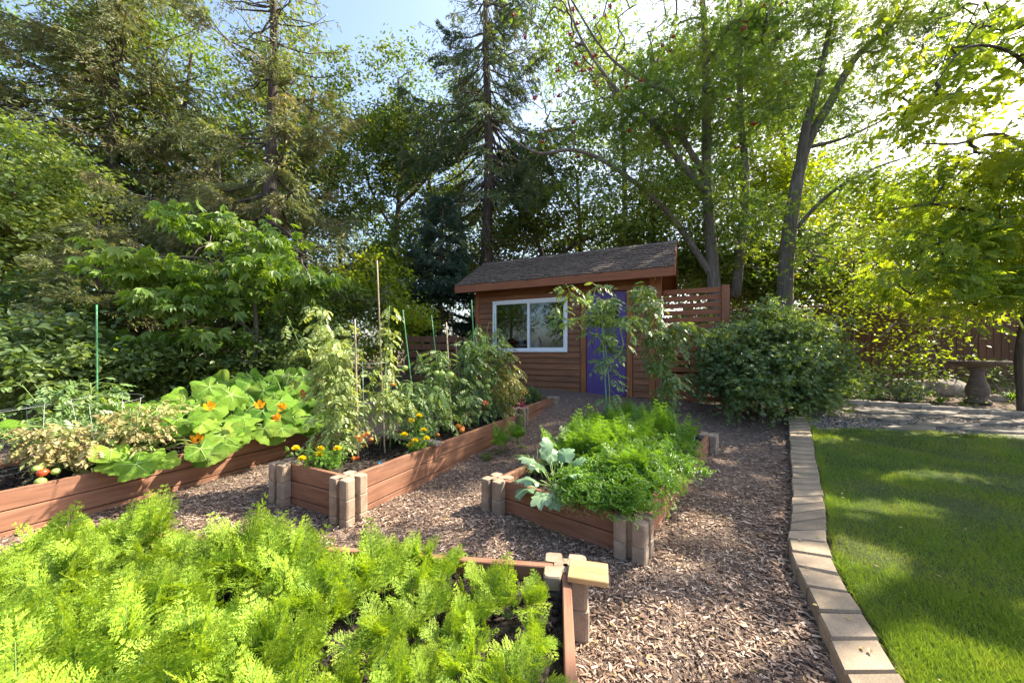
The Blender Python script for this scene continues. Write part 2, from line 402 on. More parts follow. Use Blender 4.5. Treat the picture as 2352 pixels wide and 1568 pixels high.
def squash_mat():
    m, nt, out = nm('squash_leaf')
    geo = N(nt, 'ShaderNodeNewGeometry')
    n = noise(nt, coords(nt), 3.5, 3)
    c = mix(nt, geo.outputs['Random Per Island'], (0.075, 0.185, 0.018), (0.19, 0.33, 0.030))
    c = mix(nt, ramp(nt, n, [(0.5, (0, 0, 0)), (0.75, (0.7, 0.7, 0.7))]), c, (0.30, 0.36, 0.06))
    p = N(nt, 'ShaderNodeBsdfPrincipled'); nt.links.new(c, p.inputs['Base Color']); p.inputs['Roughness'].default_value = 0.6; p.inputs['Specular IOR Level'].default_value = 0.15
    nt.links.new(bump(nt, noise(nt, coords(nt), 26, 5, .7), 0.8, 0.02), p.inputs['Normal'])
    t = N(nt, 'ShaderNodeBsdfTranslucent'); nt.links.new(mix(nt, 1.0, c, (1.5, 1.4, 0.45), 'MULTIPLY'), t.inputs[0])
    ms = N(nt, 'ShaderNodeMixShader'); ms.inputs[0].default_value = 0.28
    nt.links.new(p.outputs[0], ms.inputs[1]); nt.links.new(t.outputs[0], ms.inputs[2]); nt.links.new(ms.outputs[0], out.inputs[0]); return m
M['f_squash'] = squash_mat()

# ------------------------------------------------------------------ leaf templates (unit length along +Y, facing +Z)
T_LEAF = (np.array([(0,0,0),(.27,.42,.05),(0,1,-.07),(-.27,.42,.05)], float), np.array([(0,1,2),(0,2,3)]))
T_OVAL = (np.array([(0,0,0),(.24,.25,.05),(.24,.62,.03),(0,1,-.08),(-.24,.62,.03),(-.24,.25,.05)], float), np.array([(0,1,2,3),(0,3,4,5)]))
T_NEED = (np.array([(0,0,0),(.11,.35,.0),(.03,1,-.05),(-.10,.45,.0)], float), np.array([(0,1,2),(0,2,3)]))
T_SLIV = (np.array([(-.12,0,0),(.12,0,0),(.0,1,0)], float), np.array([(0,1,2)]))
T_BLADE = (np.array([(-.02,0,0),(.02,0,0),(.014,.6,.0),(0,1,-.1),(-.014,.6,.0)], float), np.array([(0,1,2),(0,2,3),(0,3,4)]))
def frames(d, n):
    d = d / (np.linalg.norm(d, axis=1)[:, None] + 1e-9)
    x = np.cross(d, n); x /= np.linalg.norm(x, axis=1)[:, None] + 1e-9
    z = np.cross(x, d); return x, d, z
def place(tpl, pos, d, n, s):
    tv, tf = tpl; k = len(tv)
    x, y, z = frames(np.asarray(d, float), np.asarray(n, float))
    s = np.broadcast_to(np.asarray(s, float), (len(pos),))
    v = pos[:, None, :] + s[:, None, None] * (tv[None, :, 0:1]*x[:, None, :] + tv[None, :, 1:2]*y[:, None, :] + tv[None, :, 2:3]*z[:, None, :])
    f = tf[None, :, :] + (np.arange(len(pos)) * k)[:, None, None]
    return v.reshape(-1, 3), f.reshape(-1, tf.shape[1])
def combine(parts):
    v = []; f = []; c = 0
    for tpl, p, d, n, s in parts:
        pv, pf = place(tpl, np.array([p], float), np.array([d], float), np.array([n], float), s)
        v.append(pv); f.append(pf + c); c += len(pv)
    return np.concatenate(v), np.concatenate(f)
def pinnate(pairs=5, ls=0.30, droop=0.5, ang=60, tpl=T_LEAF, start=0.2):
    parts = []
    for i in range(pairs):
        t = start + (0.95 - start) * i / pairs
        z = -droop * t * t * 0.5
        sc_ = ls * (0.75 + 0.5 * math.sin(math.pi * (i + 0.7) / (pairs + 0.6)))
        for sgn in (-1, 1):
            a = rad(ang)
            parts.append((tpl, (0, t, z), (sgn*math.sin(a), math.cos(a), -0.35), (sgn*0.2, 0, 1), sc_))
    parts.append((tpl, (0, 0.95, -droop*0.45), (0, 1, -0.6), (0, 0.3, 1), ls*1.1))
    parts.append(((np.array([(-.012,0,0),(.012,0,0),(0.0,1,-droop*.45)]), np.array([(0,1,2)])), (0,0,0), (0,1,0), (0,0,1), 1.0))
    return combine(parts)
T_NARR = (T_LEAF[0]*np.array([.62, 1, 1]), T_LEAF[1])
T_PINN = pinnate(7, 0.27, 0.5, 62, T_NARR)
T_ROWAN = pinnate(5, 0.30, 0.3, 65, (T_LEAF[0]*np.array([.75, 1, 1]), T_LEAF[1]))
def palm5():
    parts = []
    for k, a in enumerate((-75, -38, 0, 38, 75)):
        a = rad(a); l = (0.62, 0.85, 1.0, 0.85, 0.62)[k]
        parts.append(((T_LEAF[0]*np.array([.72, 1, 1]), T_LEAF[1]), (0, 0, 0), (math.sin(a), math.cos(a), -0.45), (0, 0.2, 1), l))
    return combine(parts)
T_PALM = palm5()
T_TOM = pinnate(3, 0.42, 0.7, 62, T_LEAF, 0.28)
def parsley_tpl():
    parts = []
    for a0 in (-55, 0, 55):
        c = (math.sin(rad(a0))*0.5, math.cos(rad(a0))*0.5 + 0.1, 0)
        for a in (-60, -20, 20, 60):
            b = rad(a0 + a); parts.append((T_LEAF, c, (math.sin(b), math.cos(b), -0.1 + 0.3*math.cos(a0+a)), (0.3*math.sin(a0*7+a), 0.1, 1), 0.42))
    return combine(parts)
T_PARS = parsley_tpl()

# ------------------------------------------------------------------ sun map: which sun rays stay open between the crowns
def uv_of(p): # where the sun ray through p meets the plane z=0.4
    t = (p[:, 2] - 0.4) / SUN.z
    return p[:, 0] - SUN.x * t, p[:, 1] - SUN.y * t
# ellipses (u, v, ru, rv, keep share)
OPEN = [(-1.3, 1.2, 2.2, 0.95, 0.0), (1.0, 1.3, 1.05, 0.72, 0.0), (3.2, 5.1, 1.0, 0.6, 0.12), (-3.3, 3.1, 1.5, 1.6, 0.03), (-1.6, 2.9, 1.1, 0.8, 0.1),
        (0.75, 3.1, 0.9, 0.9, 0.05), (-8.0, 4.5, 3.5, 3.5, 0.25), (-7.0, 5.0, 2.6, 1.4, 0.05), (7.5, 8.2, 4.5, 2.8, 0.15), (3.0, 2.9, 0.7, 0.22, 0.0), (2.15, 2.1, 0.35, 0.28, 0.0), (2.1, 1.35, 1.0, 0.35, 0.0),
        (6.2, 4.9, 1.5, 0.22, 0.0), (4.2, 4.7, 0.6, 0.25, 0.0), (1.8, 2.8, 0.3, 0.35, 0.0), (4.3, 3.6, .5, .2, 0.0), (5.5, 3.0, .6, .2, 0.0)]
DAPPLE = [(-0.9, 4.3, 1.6, 1.6), (3.5, 3.2, 4.5, 3.0), (-5.0, 5.0, 3.0, 2.0), (3.5, 8, 6, 3)]
def vnoise(u, v, s):
    return np.sin(u*s*1.7 + 1.3*np.sin(v*s*1.1+0.5)) * np.sin(v*s*1.9 + 1.7*np.sin(u*s*0.8+2.1))
def sun_keep(p):
    u, v = uv_of(p)
    k = np.ones(len(p))
    for (a, b, ru, rv, kp) in OPEN:
        d = np.sqrt(((u-a)/ru)**2 + ((v-b)/rv)**2) + 0.18*vnoise(u, v, 2.3)
        k = np.minimum(k, kp + (1-kp) * smoothstep(0.85, 1.1, d))
    # flecks of light elsewhere over the lawn, the path and the tomatoes
    fl = vnoise(u*1.0+0.7, v*1.7, 2.1) + 0.5*vnoise(u+3, v*1.3+1, 4.7)
    for (a, b, ru, rv) in DAPPLE:
        g = ((u-a)/ru)**2 + ((v-b)/rv)**2 < 1
        k = np.where(g & (fl > 0.42), np.minimum(k, 0.04), k)
    return k
def dap_keep(p):
    u, v = uv_of(p)
    k = np.where(vnoise(u*0.8, v*0.8+0.4, 1.3) > 0.12, 0.10, 1.0)
    for a, b, ru, rv in ((-15.5, 5.2, 2.6, 1.4), (-7.0, 5.0, 2.6, 1.3)):
        k = np.where(((u-a)/ru)**2+((v-b)/rv)**2 < 1, np.minimum(k, 0.12), k)
    return k

# ------------------------------------------------------------------ trees
def curve(p0, p1, sag=0.0, n=5, wob=0.08):
    p0 = np.array(p0, float); p1 = np.array(p1, float); L = np.linalg.norm(p1-p0)
    t = np.linspace(0, 1, n)[:, None]
    p = p0 + (p1-p0)*t; p[:, 2] += (-sag*L*np.sin(math.pi*t)).ravel()
    p[1:-1] += R.normal(0, wob*L*0.3, (n-2, 3)); return p

def smooth_path(pts, n=6):
    """Catmull-Rom through (x,y,z,r) control points"""
    P = [np.array(p, float) for p in pts]; P = [2*P[0]-P[1]] + P + [2*P[-1]-P[-2]]
    out = []
    for i in range(1, len(P)-2):
        for k in range(n):
            t = k/n
            out.append(0.5*((2*P[i]) + (-P[i-1]+P[i+1])*t + (2*P[i-1]-5*P[i]+4*P[i+1]-P[i+2])*t*t + (-P[i-1]+3*P[i]-3*P[i+1]+P[i+2])*t**3))
    out.append(P[-2]); a = np.array(out); return a[:, :3], np.maximum(a[:, 3], 0.004)

def leafy_tree(name, label, cat, limbs, blobs, leafmat, barkmat, tpl=T_LEAF, lsize=0.085, per=170, cr=0.42, flat=0.6,
               group=None, masked=False, seed=1, droop=0.25, upn=0.9, shell=0.55, twig_r=0.006, parts=('trunk', 'crown'), min_gap=0.0, jit=0.35):
    global R
    keepR = R; R = np.random.RandomState(seed)
    base = limbs[0][0][:3] if limbs else blobs[0][:3]
    base = np.array(base)
    root = thing(name, label, cat, tuple(base), 0, group)
    wood = G(); nodes = []; nr = []
    for L in limbs:
        p, r = smooth_path(L); wood.tube(p - base, r, 9 if r[0] > 0.06 else 6)
        nodes += list(p[len(p)//4:]) if L is limbs[0] else list(p[1:])
    nodes = [np.array(n) for n in nodes]
    cl = []
    for (cx, cy, cz, rx, ry, rz, n) in blobs:
        k = 0
        while k < n:
            d = R.normal(size=3); d /= np.linalg.norm(d)
            rr = shell + (1-shell)*R.rand() if R.rand() < 0.7 else R.rand()**0.5
            c = np.array([cx, cy, cz]) + d*rr*np.array([rx, ry, rz]) * (1 + 0.12*R.normal())
            if c[2] < gz(c[1]) + 0.15: c[2] = gz(c[1]) + 0.15 + 0.3*R.rand()
            cl.append(c); k += 1
    cl = np.array(cl)
    # connect clumps with branches
    if nodes:
        NA = np.array(nodes); d0 = np.min(np.linalg.norm(cl[:, None]-NA[None], axis=2), axis=1)
        order = np.argsort(d0); arr = list(NA); parent = [-1]*len(arr); paths = []; own = [0]*len(arr)
        for i in order:
            A = np.array(arr); dd = np.linalg.norm(A-cl[i], axis=1) + 0.35*np.maximum(0, A[:, 2]-cl[i][2])
            j = int(np.argmin(dd)); pth = curve(A[j], cl[i], -0.06, 4, 0.25)
            idx0 = j; ids = [j]
            for q in pth[1:]:
                arr.append(q); parent.append(ids[-1]); own.append(0); ids.append(len(arr)-1)
            own[-1] = 1
            paths.append((ids, pth))
        cnt = own[:]
        for k in range(len(arr)-1, -1, -1):
            if parent[k] >= 0: cnt[parent[k]] += cnt[k]
        A = np.array(arr)
        for ids, pth in paths:
            r = [twig_r*max(1, cnt[q])**0.5 for q in ids]; r[0] = r[1]
            wood.tube(pth - base, r, 5 if r[0] > 0.012 else 4, cap=False)
    # leaves
    n = per*len(cl); sizes = R.uniform(0.75, 1.25, len(cl))
    ci = np.repeat(np.arange(len(cl)), per)
    off = R.normal(size=(n, 3)) * np.array([1, 1, flat]) * cr * 0.62 * sizes[ci][:, None]
    # small sprays: leaves gather on sub twigs
    sub = R.normal(size=(len(cl), 14, 3)) * np.array([1, 1, flat]) * cr * 0.7
    si = R.randint(0, 14, n)
    pos = cl[ci] + 0.35*off + sub[ci, si]*sizes[ci][:, None]
    d = off*np.array([1, 1, 0.5]) + R.normal(size=(n, 3))*jit*cr; d /= np.linalg.norm(d, axis=1)[:, None]+1e-9
    d[:, 2] -= droop
    nn = R.normal(size=(n, 3))*0.55; nn[:, 2] += upn
    s = lsize*R.uniform(0.7, 1.3, n)
    keep = pos[:, 2] > gz(pos[:, 1]) + 0.02
    if masked: keep &= R.rand(n) < (dap_keep(pos) if masked == 2 else sun_keep(pos))
    pos, d, nn, s = pos[keep], d[keep], nn[keep], s[keep]
    lv = G(); lv.add(*place(tpl, pos - base, d, nn, s))
    if limbs: wood.obj(parts[0], barkmat, root, smooth=True)
    lv.obj(parts[1], leafmat, root)
    R = keepR
    root['_c'] = 0; del root['_c']
    return root, cl

def spruce(name, label, x, y, h, z_low, width, mat, seed=1, masked=False, group=None, tr=0.17, lean=(0, 0), nwh=34, dead=(0, 0), dens=1.0, droopy=0.25, size=0.17, topz=None):
    global R
    keepR = R; R = np.random.RandomState(seed)
    b = np.array([x, y, float(gz(y)) - 0.05]); root = thing(name, label, 'spruce tree', tuple(b), 0, group)
    wood = G(); zz = np.linspace(0, h, 14)
    tp = np.stack([lean[0]*zz/h + 0.05*np.sin(zz*0.7+seed), lean[1]*zz/h + 0.05*np.cos(zz*0.9), zz], 1)
    wood.tube(tp, tr*(1-zz/h)**0.8 + 0.012, 10)
    P = []; D = []; S = []
    dtw = G()
    nb = int(nwh*5)
    zs = np.sort(z_low + (h*0.985-z_low)*R.rand(nb)**1.05)
    for z in zs:
        t = (z-z_low)/(h-z_low)
        L = width*((1-t)**0.72)*(0.55+0.6*min(1, t*6+0.35))*R.uniform(0.6, 1.15)
        L = max(L, 0.25)
        a = R.rand()*2*math.pi
        o = np.array([np.interp(z, zz, tp[:, 0]), np.interp(z, zz, tp[:, 1]), z])
        out = np.array([math.cos(a), math.sin(a), 0.0]); side = np.array([-out[1], out[0], 0])
        s = np.linspace(0, 1, 7)
        rise = 0.28*t
        zc = o[2] + L*((rise)*s - droopy*np.sin(s*math.pi*0.62)*1.2*(1-t*0.6) + 0.16*s**3)
        pts = np.stack([o[0]+out[0]*L*s, o[1]+out[1]*L*s, zc], 1); pts[1:] += R.normal(0, 0.02*L, (6, 3))
        wood.tube(pts, np.linspace(0.008+0.011*L, 0.004, 7), 5, cap=False)
        ns = int(L*15)+4
        for _ in range(ns):
            u = 0.16+0.84*R.rand()**0.8
            p = np.array([np.interp(u, s, pts[:, k]) for k in range(3)])
            sg = 1 if R.rand() < 0.5 else -1
            l2 = L*0.36*(1.12-u)+0.12
            d2 = side*sg*R.uniform(0.5, 1.0) + out*0.75 + np.array([0, 0, -R.uniform(0.05, 0.9)*(1 if droopy > .2 else .4)]); d2 /= np.linalg.norm(d2)
            k = int((8+l2*52)*dens); uu = R.rand(k)
            q = p + d2*l2*uu[:, None]; q[:, 2] -= 0.22*l2*uu**2
            P.append(q + R.normal(0, 0.016, (k, 3)))
            dd = d2*1.0 + R.normal(0, 0.5, (k, 3)); dd[:, 2] -= 0.25; D.append(dd)
            S.append(size*R.uniform(0.55, 1.2, k))
    for _ in range(dead[0]):   # dead twiggy branches low on the trunk
        z = R.uniform(1.0, dead[1]); a = R.rand()*2*math.pi; L = width*R.uniform(0.3, 0.65)
        o = np.array([np.interp(z, zz, tp[:, 0]), np.interp(z, zz, tp[:, 1]), z])
        e = o + np.array([math.cos(a)*L, math.sin(a)*L, -0.25*L]); c = curve(o, e, 0.05, 5, 0.15)
        dtw.tube(c, np.linspace(0.014, 0.003, 5), 4, cap=False)
        for k in range(9):
            p = c[R.randint(1, 5)]; dd = R.normal(size=3)*0.3*L*0.6; dd[2] = -abs(dd[2])
            dtw.tube(curve(p, p+dd, 0.1, 4, 0.2), np.linspace(0.005, 0.002, 4), 3, cap=False)
    P = np.concatenate(P); D = np.concatenate(D); S = np.concatenate(S)
    if masked:
        kp = R.rand(len(P)) < (dap_keep(P + b) if masked == 2 else sun_keep(P + b)); P, D, S = P[kp], D[kp], S[kp]
    nn = R.normal(size=P.shape)
    g = G(); g.add(*place(T_NEED, P, D, nn, S))
    wood.obj('trunk', M['bark'], root, smooth=True); g.obj('crown', mat, root)
    if dead[0]: dtw.obj('dead_branches', M['deadtwig'], root)
    R = keepR
    return root

# ================================================================== GROUND, LAWN, PATHS
xs = np.concatenate([[-400, -150, -60, -30, -20], np.arange(-14, 14.01, 0.12), [20, 30, 60, 150, 400]])
ys = np.concatenate([[-400, -100, -20, -5], np.arange(-1, 11.01, 0.12), np.arange(12, 41, 2), [60, 100, 200, 400]])
XX, YY = np.meshgrid(xs, ys)
near = (np.abs(XX) < 14) & (YY > -1) & (YY < 11)
ZZ = gz(YY) + np.where(near, 0.012*vnoise(XX, YY, 2.1) + 0.006*vnoise(XX+3, YY, 6.0), 0)
g = G(); nx = len(xs); q = []
ii = np.arange(len(ys)-1)[:, None]*nx + np.arange(nx-1)[None]
q = np.stack([ii, ii+1, ii+nx+1, ii+nx], -1).reshape(-1, 4)
g.add(np.stack([XX.ravel(), YY.ravel(), ZZ.ravel()], 1), q)
tag(g.obj('ground', M['ground'], smooth=True), kind='structure')

CL = [(1810,952),(1812,985),(1818,1056),(1818,1110),(1815,1199),(1809,1243),(1835,1312),(1870,1377),(1891,1429),(1926,1494),(1957,1568),(2005,1660),(2060,1770)]
CR = [(1850,952),(1862,985),(1876,1056),(1884,1110),(1897,1186),(1901,1256),(1937,1334),(1965,1380),(2000,1429),(2040,1494),(2087,1568),(2150,1660),(2220,1770)]
LW = np.array([gpt(a, b, 0.10)[:2] for a, b in CL]); RW = np.array([gpt(a, b, 0.10)[:2] for a, b in CR])
def along(P, n):
    s = np.concatenate([[0], np.cumsum(np.linalg.norm(np.diff((LW+RW)/2, axis=0), axis=1))])
    t = np.linspace(0, s[-1], n); return np.stack([np.interp(t, s, P[:, k]) for k in (0, 1)], 1), s[-1]
_, total = along(LW, 2)
NP = int(total/0.165)
lw, _ = along(LW, NP); rw, _ = along(RW, NP)
for i in range(NP-1):
    sk = 0.012*R.randn()
    g = G(); a, b, c, d = lw[i].copy(), lw[i+1].copy(), rw[i+1].copy(), rw[i].copy()
    gap = 0.016
    dirv = (b-a)/np.linalg.norm(b-a); wv = (d-a)/np.linalg.norm(d-a)
    jt = R.normal(0, 0.006)
    q4 = [a+dirv*gap/2+wv*jt, b-dirv*gap/2+wv*jt, c-dirv*gap/2+wv*jt, d+dirv*gap/2+wv*jt]
    cen = sum(q4)/4; z = float(gz(cen[1])) + 0.10 + R.normal(0, 0.003)
    ins = [p + (cen-p)*0.07 for p in q4]; tl = R.normal(0, 0.012, 2)
    def zt(p): return tl[0]*(p[0]-cen[0]) + tl[1]*(p[1]-cen[1])
    v = [(p[0]-cen[0], p[1]-cen[1], -0.14) for p in q4] + [(p[0]-cen[0], p[1]-cen[1], zt(p)-0.014) for p in q4] + [(p[0]-cen[0], p[1]-cen[1], zt(p)) for p in ins]
    f = []
    for k in range(4):
        m = (k+1) % 4; f += [(k, k+4, m+4, m), (k+4, k+8, m+8, m+4)]
    f = [x[::-1] for x in f] if np.cross(q4[1]-q4[0], q4[2]-q4[1]) > 0 else f
    top = (8, 9, 10, 11) if np.cross(q4[1]-q4[0], q4[2]-q4[1]) > 0 else (11, 10, 9, 8)
    g.add(v, f + [top])
    o = g.obj('edging_paver', M['paver'], loc=(cen[0], cen[1], z))
    tag(o, 'tan concrete paver set end to end in the curb between wood chips and lawn', 'paver', 'pavers of the lawn curb')

# lawn sheet
def curb_r(y): return np.interp(y, RW[::-1, 1], RW[::-1, 0])
def curb_l(y): return np.interp(y, LW[::-1, 1], LW[::-1, 0])
LB = np.array([gpt(1855, 984, 0.07)[:2], gpt(2000, 985, 0.07)[:2], gpt(2150, 990, .07)[:2], gpt(2352, 1003, .07)[:2], gpt(2700, 1020, .07)[:2]])
def lawn_back(x): return np.interp(x, LB[:, 0], LB[:, 1])
cols = np.concatenate([[0], np.linspace(0.02, 1, 60)**1.6])
g = G(); rows = 70; v = []
for j in range(rows+1):
    t = j/rows
    y0 = 0.2 + t*5.6
    for cfrac in cols:
        x = curb_r(min(y0, LW[0, 1])) + 0.05 + cfrac*9
        yb = lawn_back(x); y = 0.2 + t*(yb-0.2)
        x = curb_r(y) + 0.05 + cfrac*9
        v.append((x, y, float(gz(y)) + 0.065 + 0.01*float(vnoise(np.array(x), np.array(y), 1.5))))
nx = len(cols); ii = np.arange(rows)[:, None]*nx + np.arange(nx-1)[None]
g.add(v, np.stack([ii, ii+1, ii+nx+1, ii+nx], -1).reshape(-1, 4))
tag(g.obj('lawn', M['turf'], smooth=True), kind='structure')
# grass blades
nb = 330000
yy = 1.0 + 4.9*R.rand(nb)**1.5; xx = curb_r(yy) + 0.035 + R.rand(nb)**1.15*(0.9+yy*1.05)
k = (yy < lawn_back(xx)+0.03) & (xx/yy < 1.62); xx, yy = xx[k], yy[k]
pos = np.stack([xx, yy, gz(yy)+0.062], 1)
swx = vnoise(xx, yy, 0.9)*0.5
d = R.normal(0, 0.42, (len(xx), 3)); d[:, 2] = 0.85; d[:, 0] += swx*0.5 - 0.1
s = R.uniform(0.022, 0.044, len(xx))*(1+0.3*vnoise(xx, yy, 3))
wd = np.clip(yy/2.2, 1, 2.2)
T_G = (np.array([(-.035,0,0),(.035,0,0),(0,1,.12)], float), np.array([(0,1,2)]))
g = G(); g.add(*place(T_G, pos, d, R.normal(0, 1, (len(xx), 3)), s))
# long tufts along the curb
n2 = 6000; y2 = 1.0+4.6*R.rand(n2)**1.3; x2 = curb_r(y2)+0.02+np.abs(R.normal(0, 0.03, n2)); k = R.rand(n2) < 0.5+0.5*vnoise(x2, y2, 5)
x2, y2 = x2[k], y2[k]; d = R.normal(0, 0.6, (len(x2), 3)); d[:, 2] = 0.7
g.add(*place(T_G, np.stack([x2, y2, gz(y2)+0.055], 1), d, R.normal(0, 1, (len(x2), 3)), R.uniform(0.04, 0.08, len(x2))))
tag(g.obj('lawn_grass', M['f_grass']), 'short green lawn grass beside the tan paver curb', 'grass', kind='stuff')

# gravel and flagstone strip behind the lawn
PB = [gpt(1835, 938, 0.02), gpt(1900, 922, .02), gpt(2050, 926, .02), gpt(2200, 934, .02), gpt(2352, 945, .02), gpt(2750, 965, 0.02)]
PF = [gpt(1835, 985, 0.02), gpt(1900, 992, .02), gpt(2050, 995, .02), gpt(2200, 1000, .02), gpt(2352, 1012, .02), gpt(2750, 1030, 0.02)]
g = G(); v = []
for j in range(13):
    for i in range(51):
        s = i/50*5; a = int(min(s, 4)); t = s-a
        b0 = np.array(PF[a])*(1-t)+np.array(PF[a+1])*t; b1 = np.array(PB[a])*(1-t)+np.array(PB[a+1])*t
        p = b0 + (b1-b0)*j/12; v.append((p[0], p[1], float(gz(p[1]))+0.035))
ii = np.arange(12)[:, None]*51 + np.arange(50)[None]
g.add(v, np.stack([ii, ii+1, ii+52, ii+51], -1).reshape(-1, 4))
tag(g.obj('gravel_path', M['gravel'], smooth=True), kind='structure')
VG = np.array(v).reshape(13, 51, 3)
# pebbles
n = 16000; a = R.rand(n)*11.99; b = R.rand(n)**1.2*49.99; ai = a.astype(int); bi = b.astype(int)
pos = VG[ai, bi] + (VG[ai+1, bi]-VG[ai, bi])*(a-ai)[:, None] + (VG[ai, bi+1]-VG[ai, bi])*(b-bi)[:, None]
T_PEB = (np.array([(-.5,-.5,0),(.5,-.5,0),(.5,.5,0),(-.5,.5,0),(-.3,-.3,.4),(.3,-.3,.4),(.3,.3,.4),(-.3,.3,.4)], float),
         np.array([(4,5,6,7),(0,1,5,4),(1,2,6,5),(2,3,7,6),(3,0,4,7)]))
d = R.normal(size=(n, 3)); d[:, 2] *= 0.2; nn = R.normal(0, .3, (n, 3)); nn[:, 2] = 1
g = G(); g.add(*place(T_PEB, pos, d, nn, R.uniform(0.012, 0.03, n)))
def peb_mat():
    m, nt, out = nm('pebble'); geo = N(nt, 'ShaderNodeNewGeometry')
    surf(nt, out, ramp(nt, geo.outputs['Random Per Island'], [(0, (0.07, 0.058, 0.048)), (0.5, (0.19, 0.16, 0.13)), (1, (0.40, 0.35, 0.30))]), 0.85); return m
M['pebble'] = peb_mat()
tag(g.obj('pebbles', M['pebble']), 'loose pea gravel between the flagstones behind the lawn', 'gravel', kind='stuff')
def slab(cx, cy, rx, ry, rot, h, name, lab, cat, grp, mat, n=9, seed=0, rough=0.16):
    rs = np.random.RandomState(seed); g = G(); pts = []
    for i in range(n):
        a = 2*math.pi*i/n + rs.normal(0, 0.12); rr = 1+rs.normal(0, rough)
        x = rx*rr*math.cos(a); y = ry*rr*math.sin(a)
        pts.append((x*math.cos(rot)-y*math.sin(rot), x*math.sin(rot)+y*math.cos(rot)))
    v = [(p[0], p[1], -0.04) for p in pts]+[(p[0], p[1], h-0.012) for p in pts]+[(p[0]*.94, p[1]*.94, h+rs.normal(0, 0.002)) for p in pts]
    polys = []
    for i in range(n):
        j = (i+1) % n; polys += [(i, j, j+n, i+n), (i+n, j+n, j+2*n, i+2*n)]
    polys.append(tuple(range(2*n, 3*n)))
    g.poly(v, polys)
    o = g.obj(name, mat, loc=(cx, cy, float(gz(cy)))); tag(o, lab, cat, grp); return o
sl_ = [(2125,942,.62,.26,.1),(2240,955,.55,.22,-.1),(2330,965,.6,.24,.05),(2180,972,.5,.18,0),(2290,984,.6,.2,-.1),(2000,938,.55,.3,.1),(2040,956,.42,.2,.2),(2430,980,.5,.28,0),(2400,1000,.5,.2,.1),(2090,980,.45,.14,0.1)]
for i, (a, b, rx, ry, ro) in enumerate(sl_):
    p = gpt(a, b, 0.06); slab(p[0], p[1], rx, ry, ro, 0.06, 'flagstone', 'flat grey-brown flagstone laid in the gravel strip behind the lawn', 'flagstone', 'flagstones in the gravel path', M['slab'], seed=i)
for i, (a, b, rx) in enumerate([(1905,922,.34),(1965,921,.3),(2030,925,.3),(2100,929,.33),(2180,936,.36),(2262,941,.36),(2345,948,.36),(2430,955,.4)]):
    p = gpt(a, b, 0.09); slab(p[0], p[1]+0.05, rx, .10, -0.1, 0.10, 'edging_stone', 'low grey stone edging the planted bed behind the flagstones', 'edging stone', 'edging stones in front of the fence bed', M['stone'], seed=40+i, n=8, rough=0.08)

# ================================================================== RAISED BEDS
def bed_rects(): return BEDS
BEDS = []
def block_mesh():
    s = 0.0985; w = 0.019; dp = 0.055; r = 0.018
    quad = [(s, -w), (dp, -w), (dp, w), (s, w)]   # slot on the +x side, going in and out
    out = []
    for k in range(4):
        a = k*math.pi/2; c, sn = round(math.cos(a)), round(math.sin(a))
        pts = [(s, -s+r), (s, -w-0.008), (s-0.008, -w), (dp, -w), (dp, w), (s-0.008, w), (s, w+0.008), (s, s-r), (s-r*.3, s-r*.3)]
        out += [(x*c-y*sn, x*sn+y*c) for x, y in pts]
    n = len(out); H = 0.138; b = 0.006
    v = [(x, y, -H) for x, y in out]+[(x, y, -H+b) for x, y in [(p[0]*1.0, p[1]*1.0) for p in out]]+[(x, y, -b) for x, y in out]+[(x*0.95, y*0.95, 0) for x, y in out]
    v = [(x*0.96, y*0.96, z) if i < n else (x, y, z) for i, (x, y, z) in enumerate(v)]
    polys = []
    for lv in range(3):
        for i in range(n):
            j = (i+1) % n; polys.append((lv*n+i, lv*n+j, lv*n+n+j, lv*n+n+i))
    g = G()
    # top as a fan of wedge quads round a small dark centre hole
    ci = []
    for i in range(n):
        x, y = out[i]; L = math.hypot(x, y); v.append((x/L*0.012, y/L*0.012, 0))
    for i in range(n):
        j = (i+1) % n; polys.append((3*n+i, 3*n+j, 4*n+j, 4*n+i))
    g.poly(v, polys); return g.mesh('corner_block', M['block'])
BM = block_mesh()
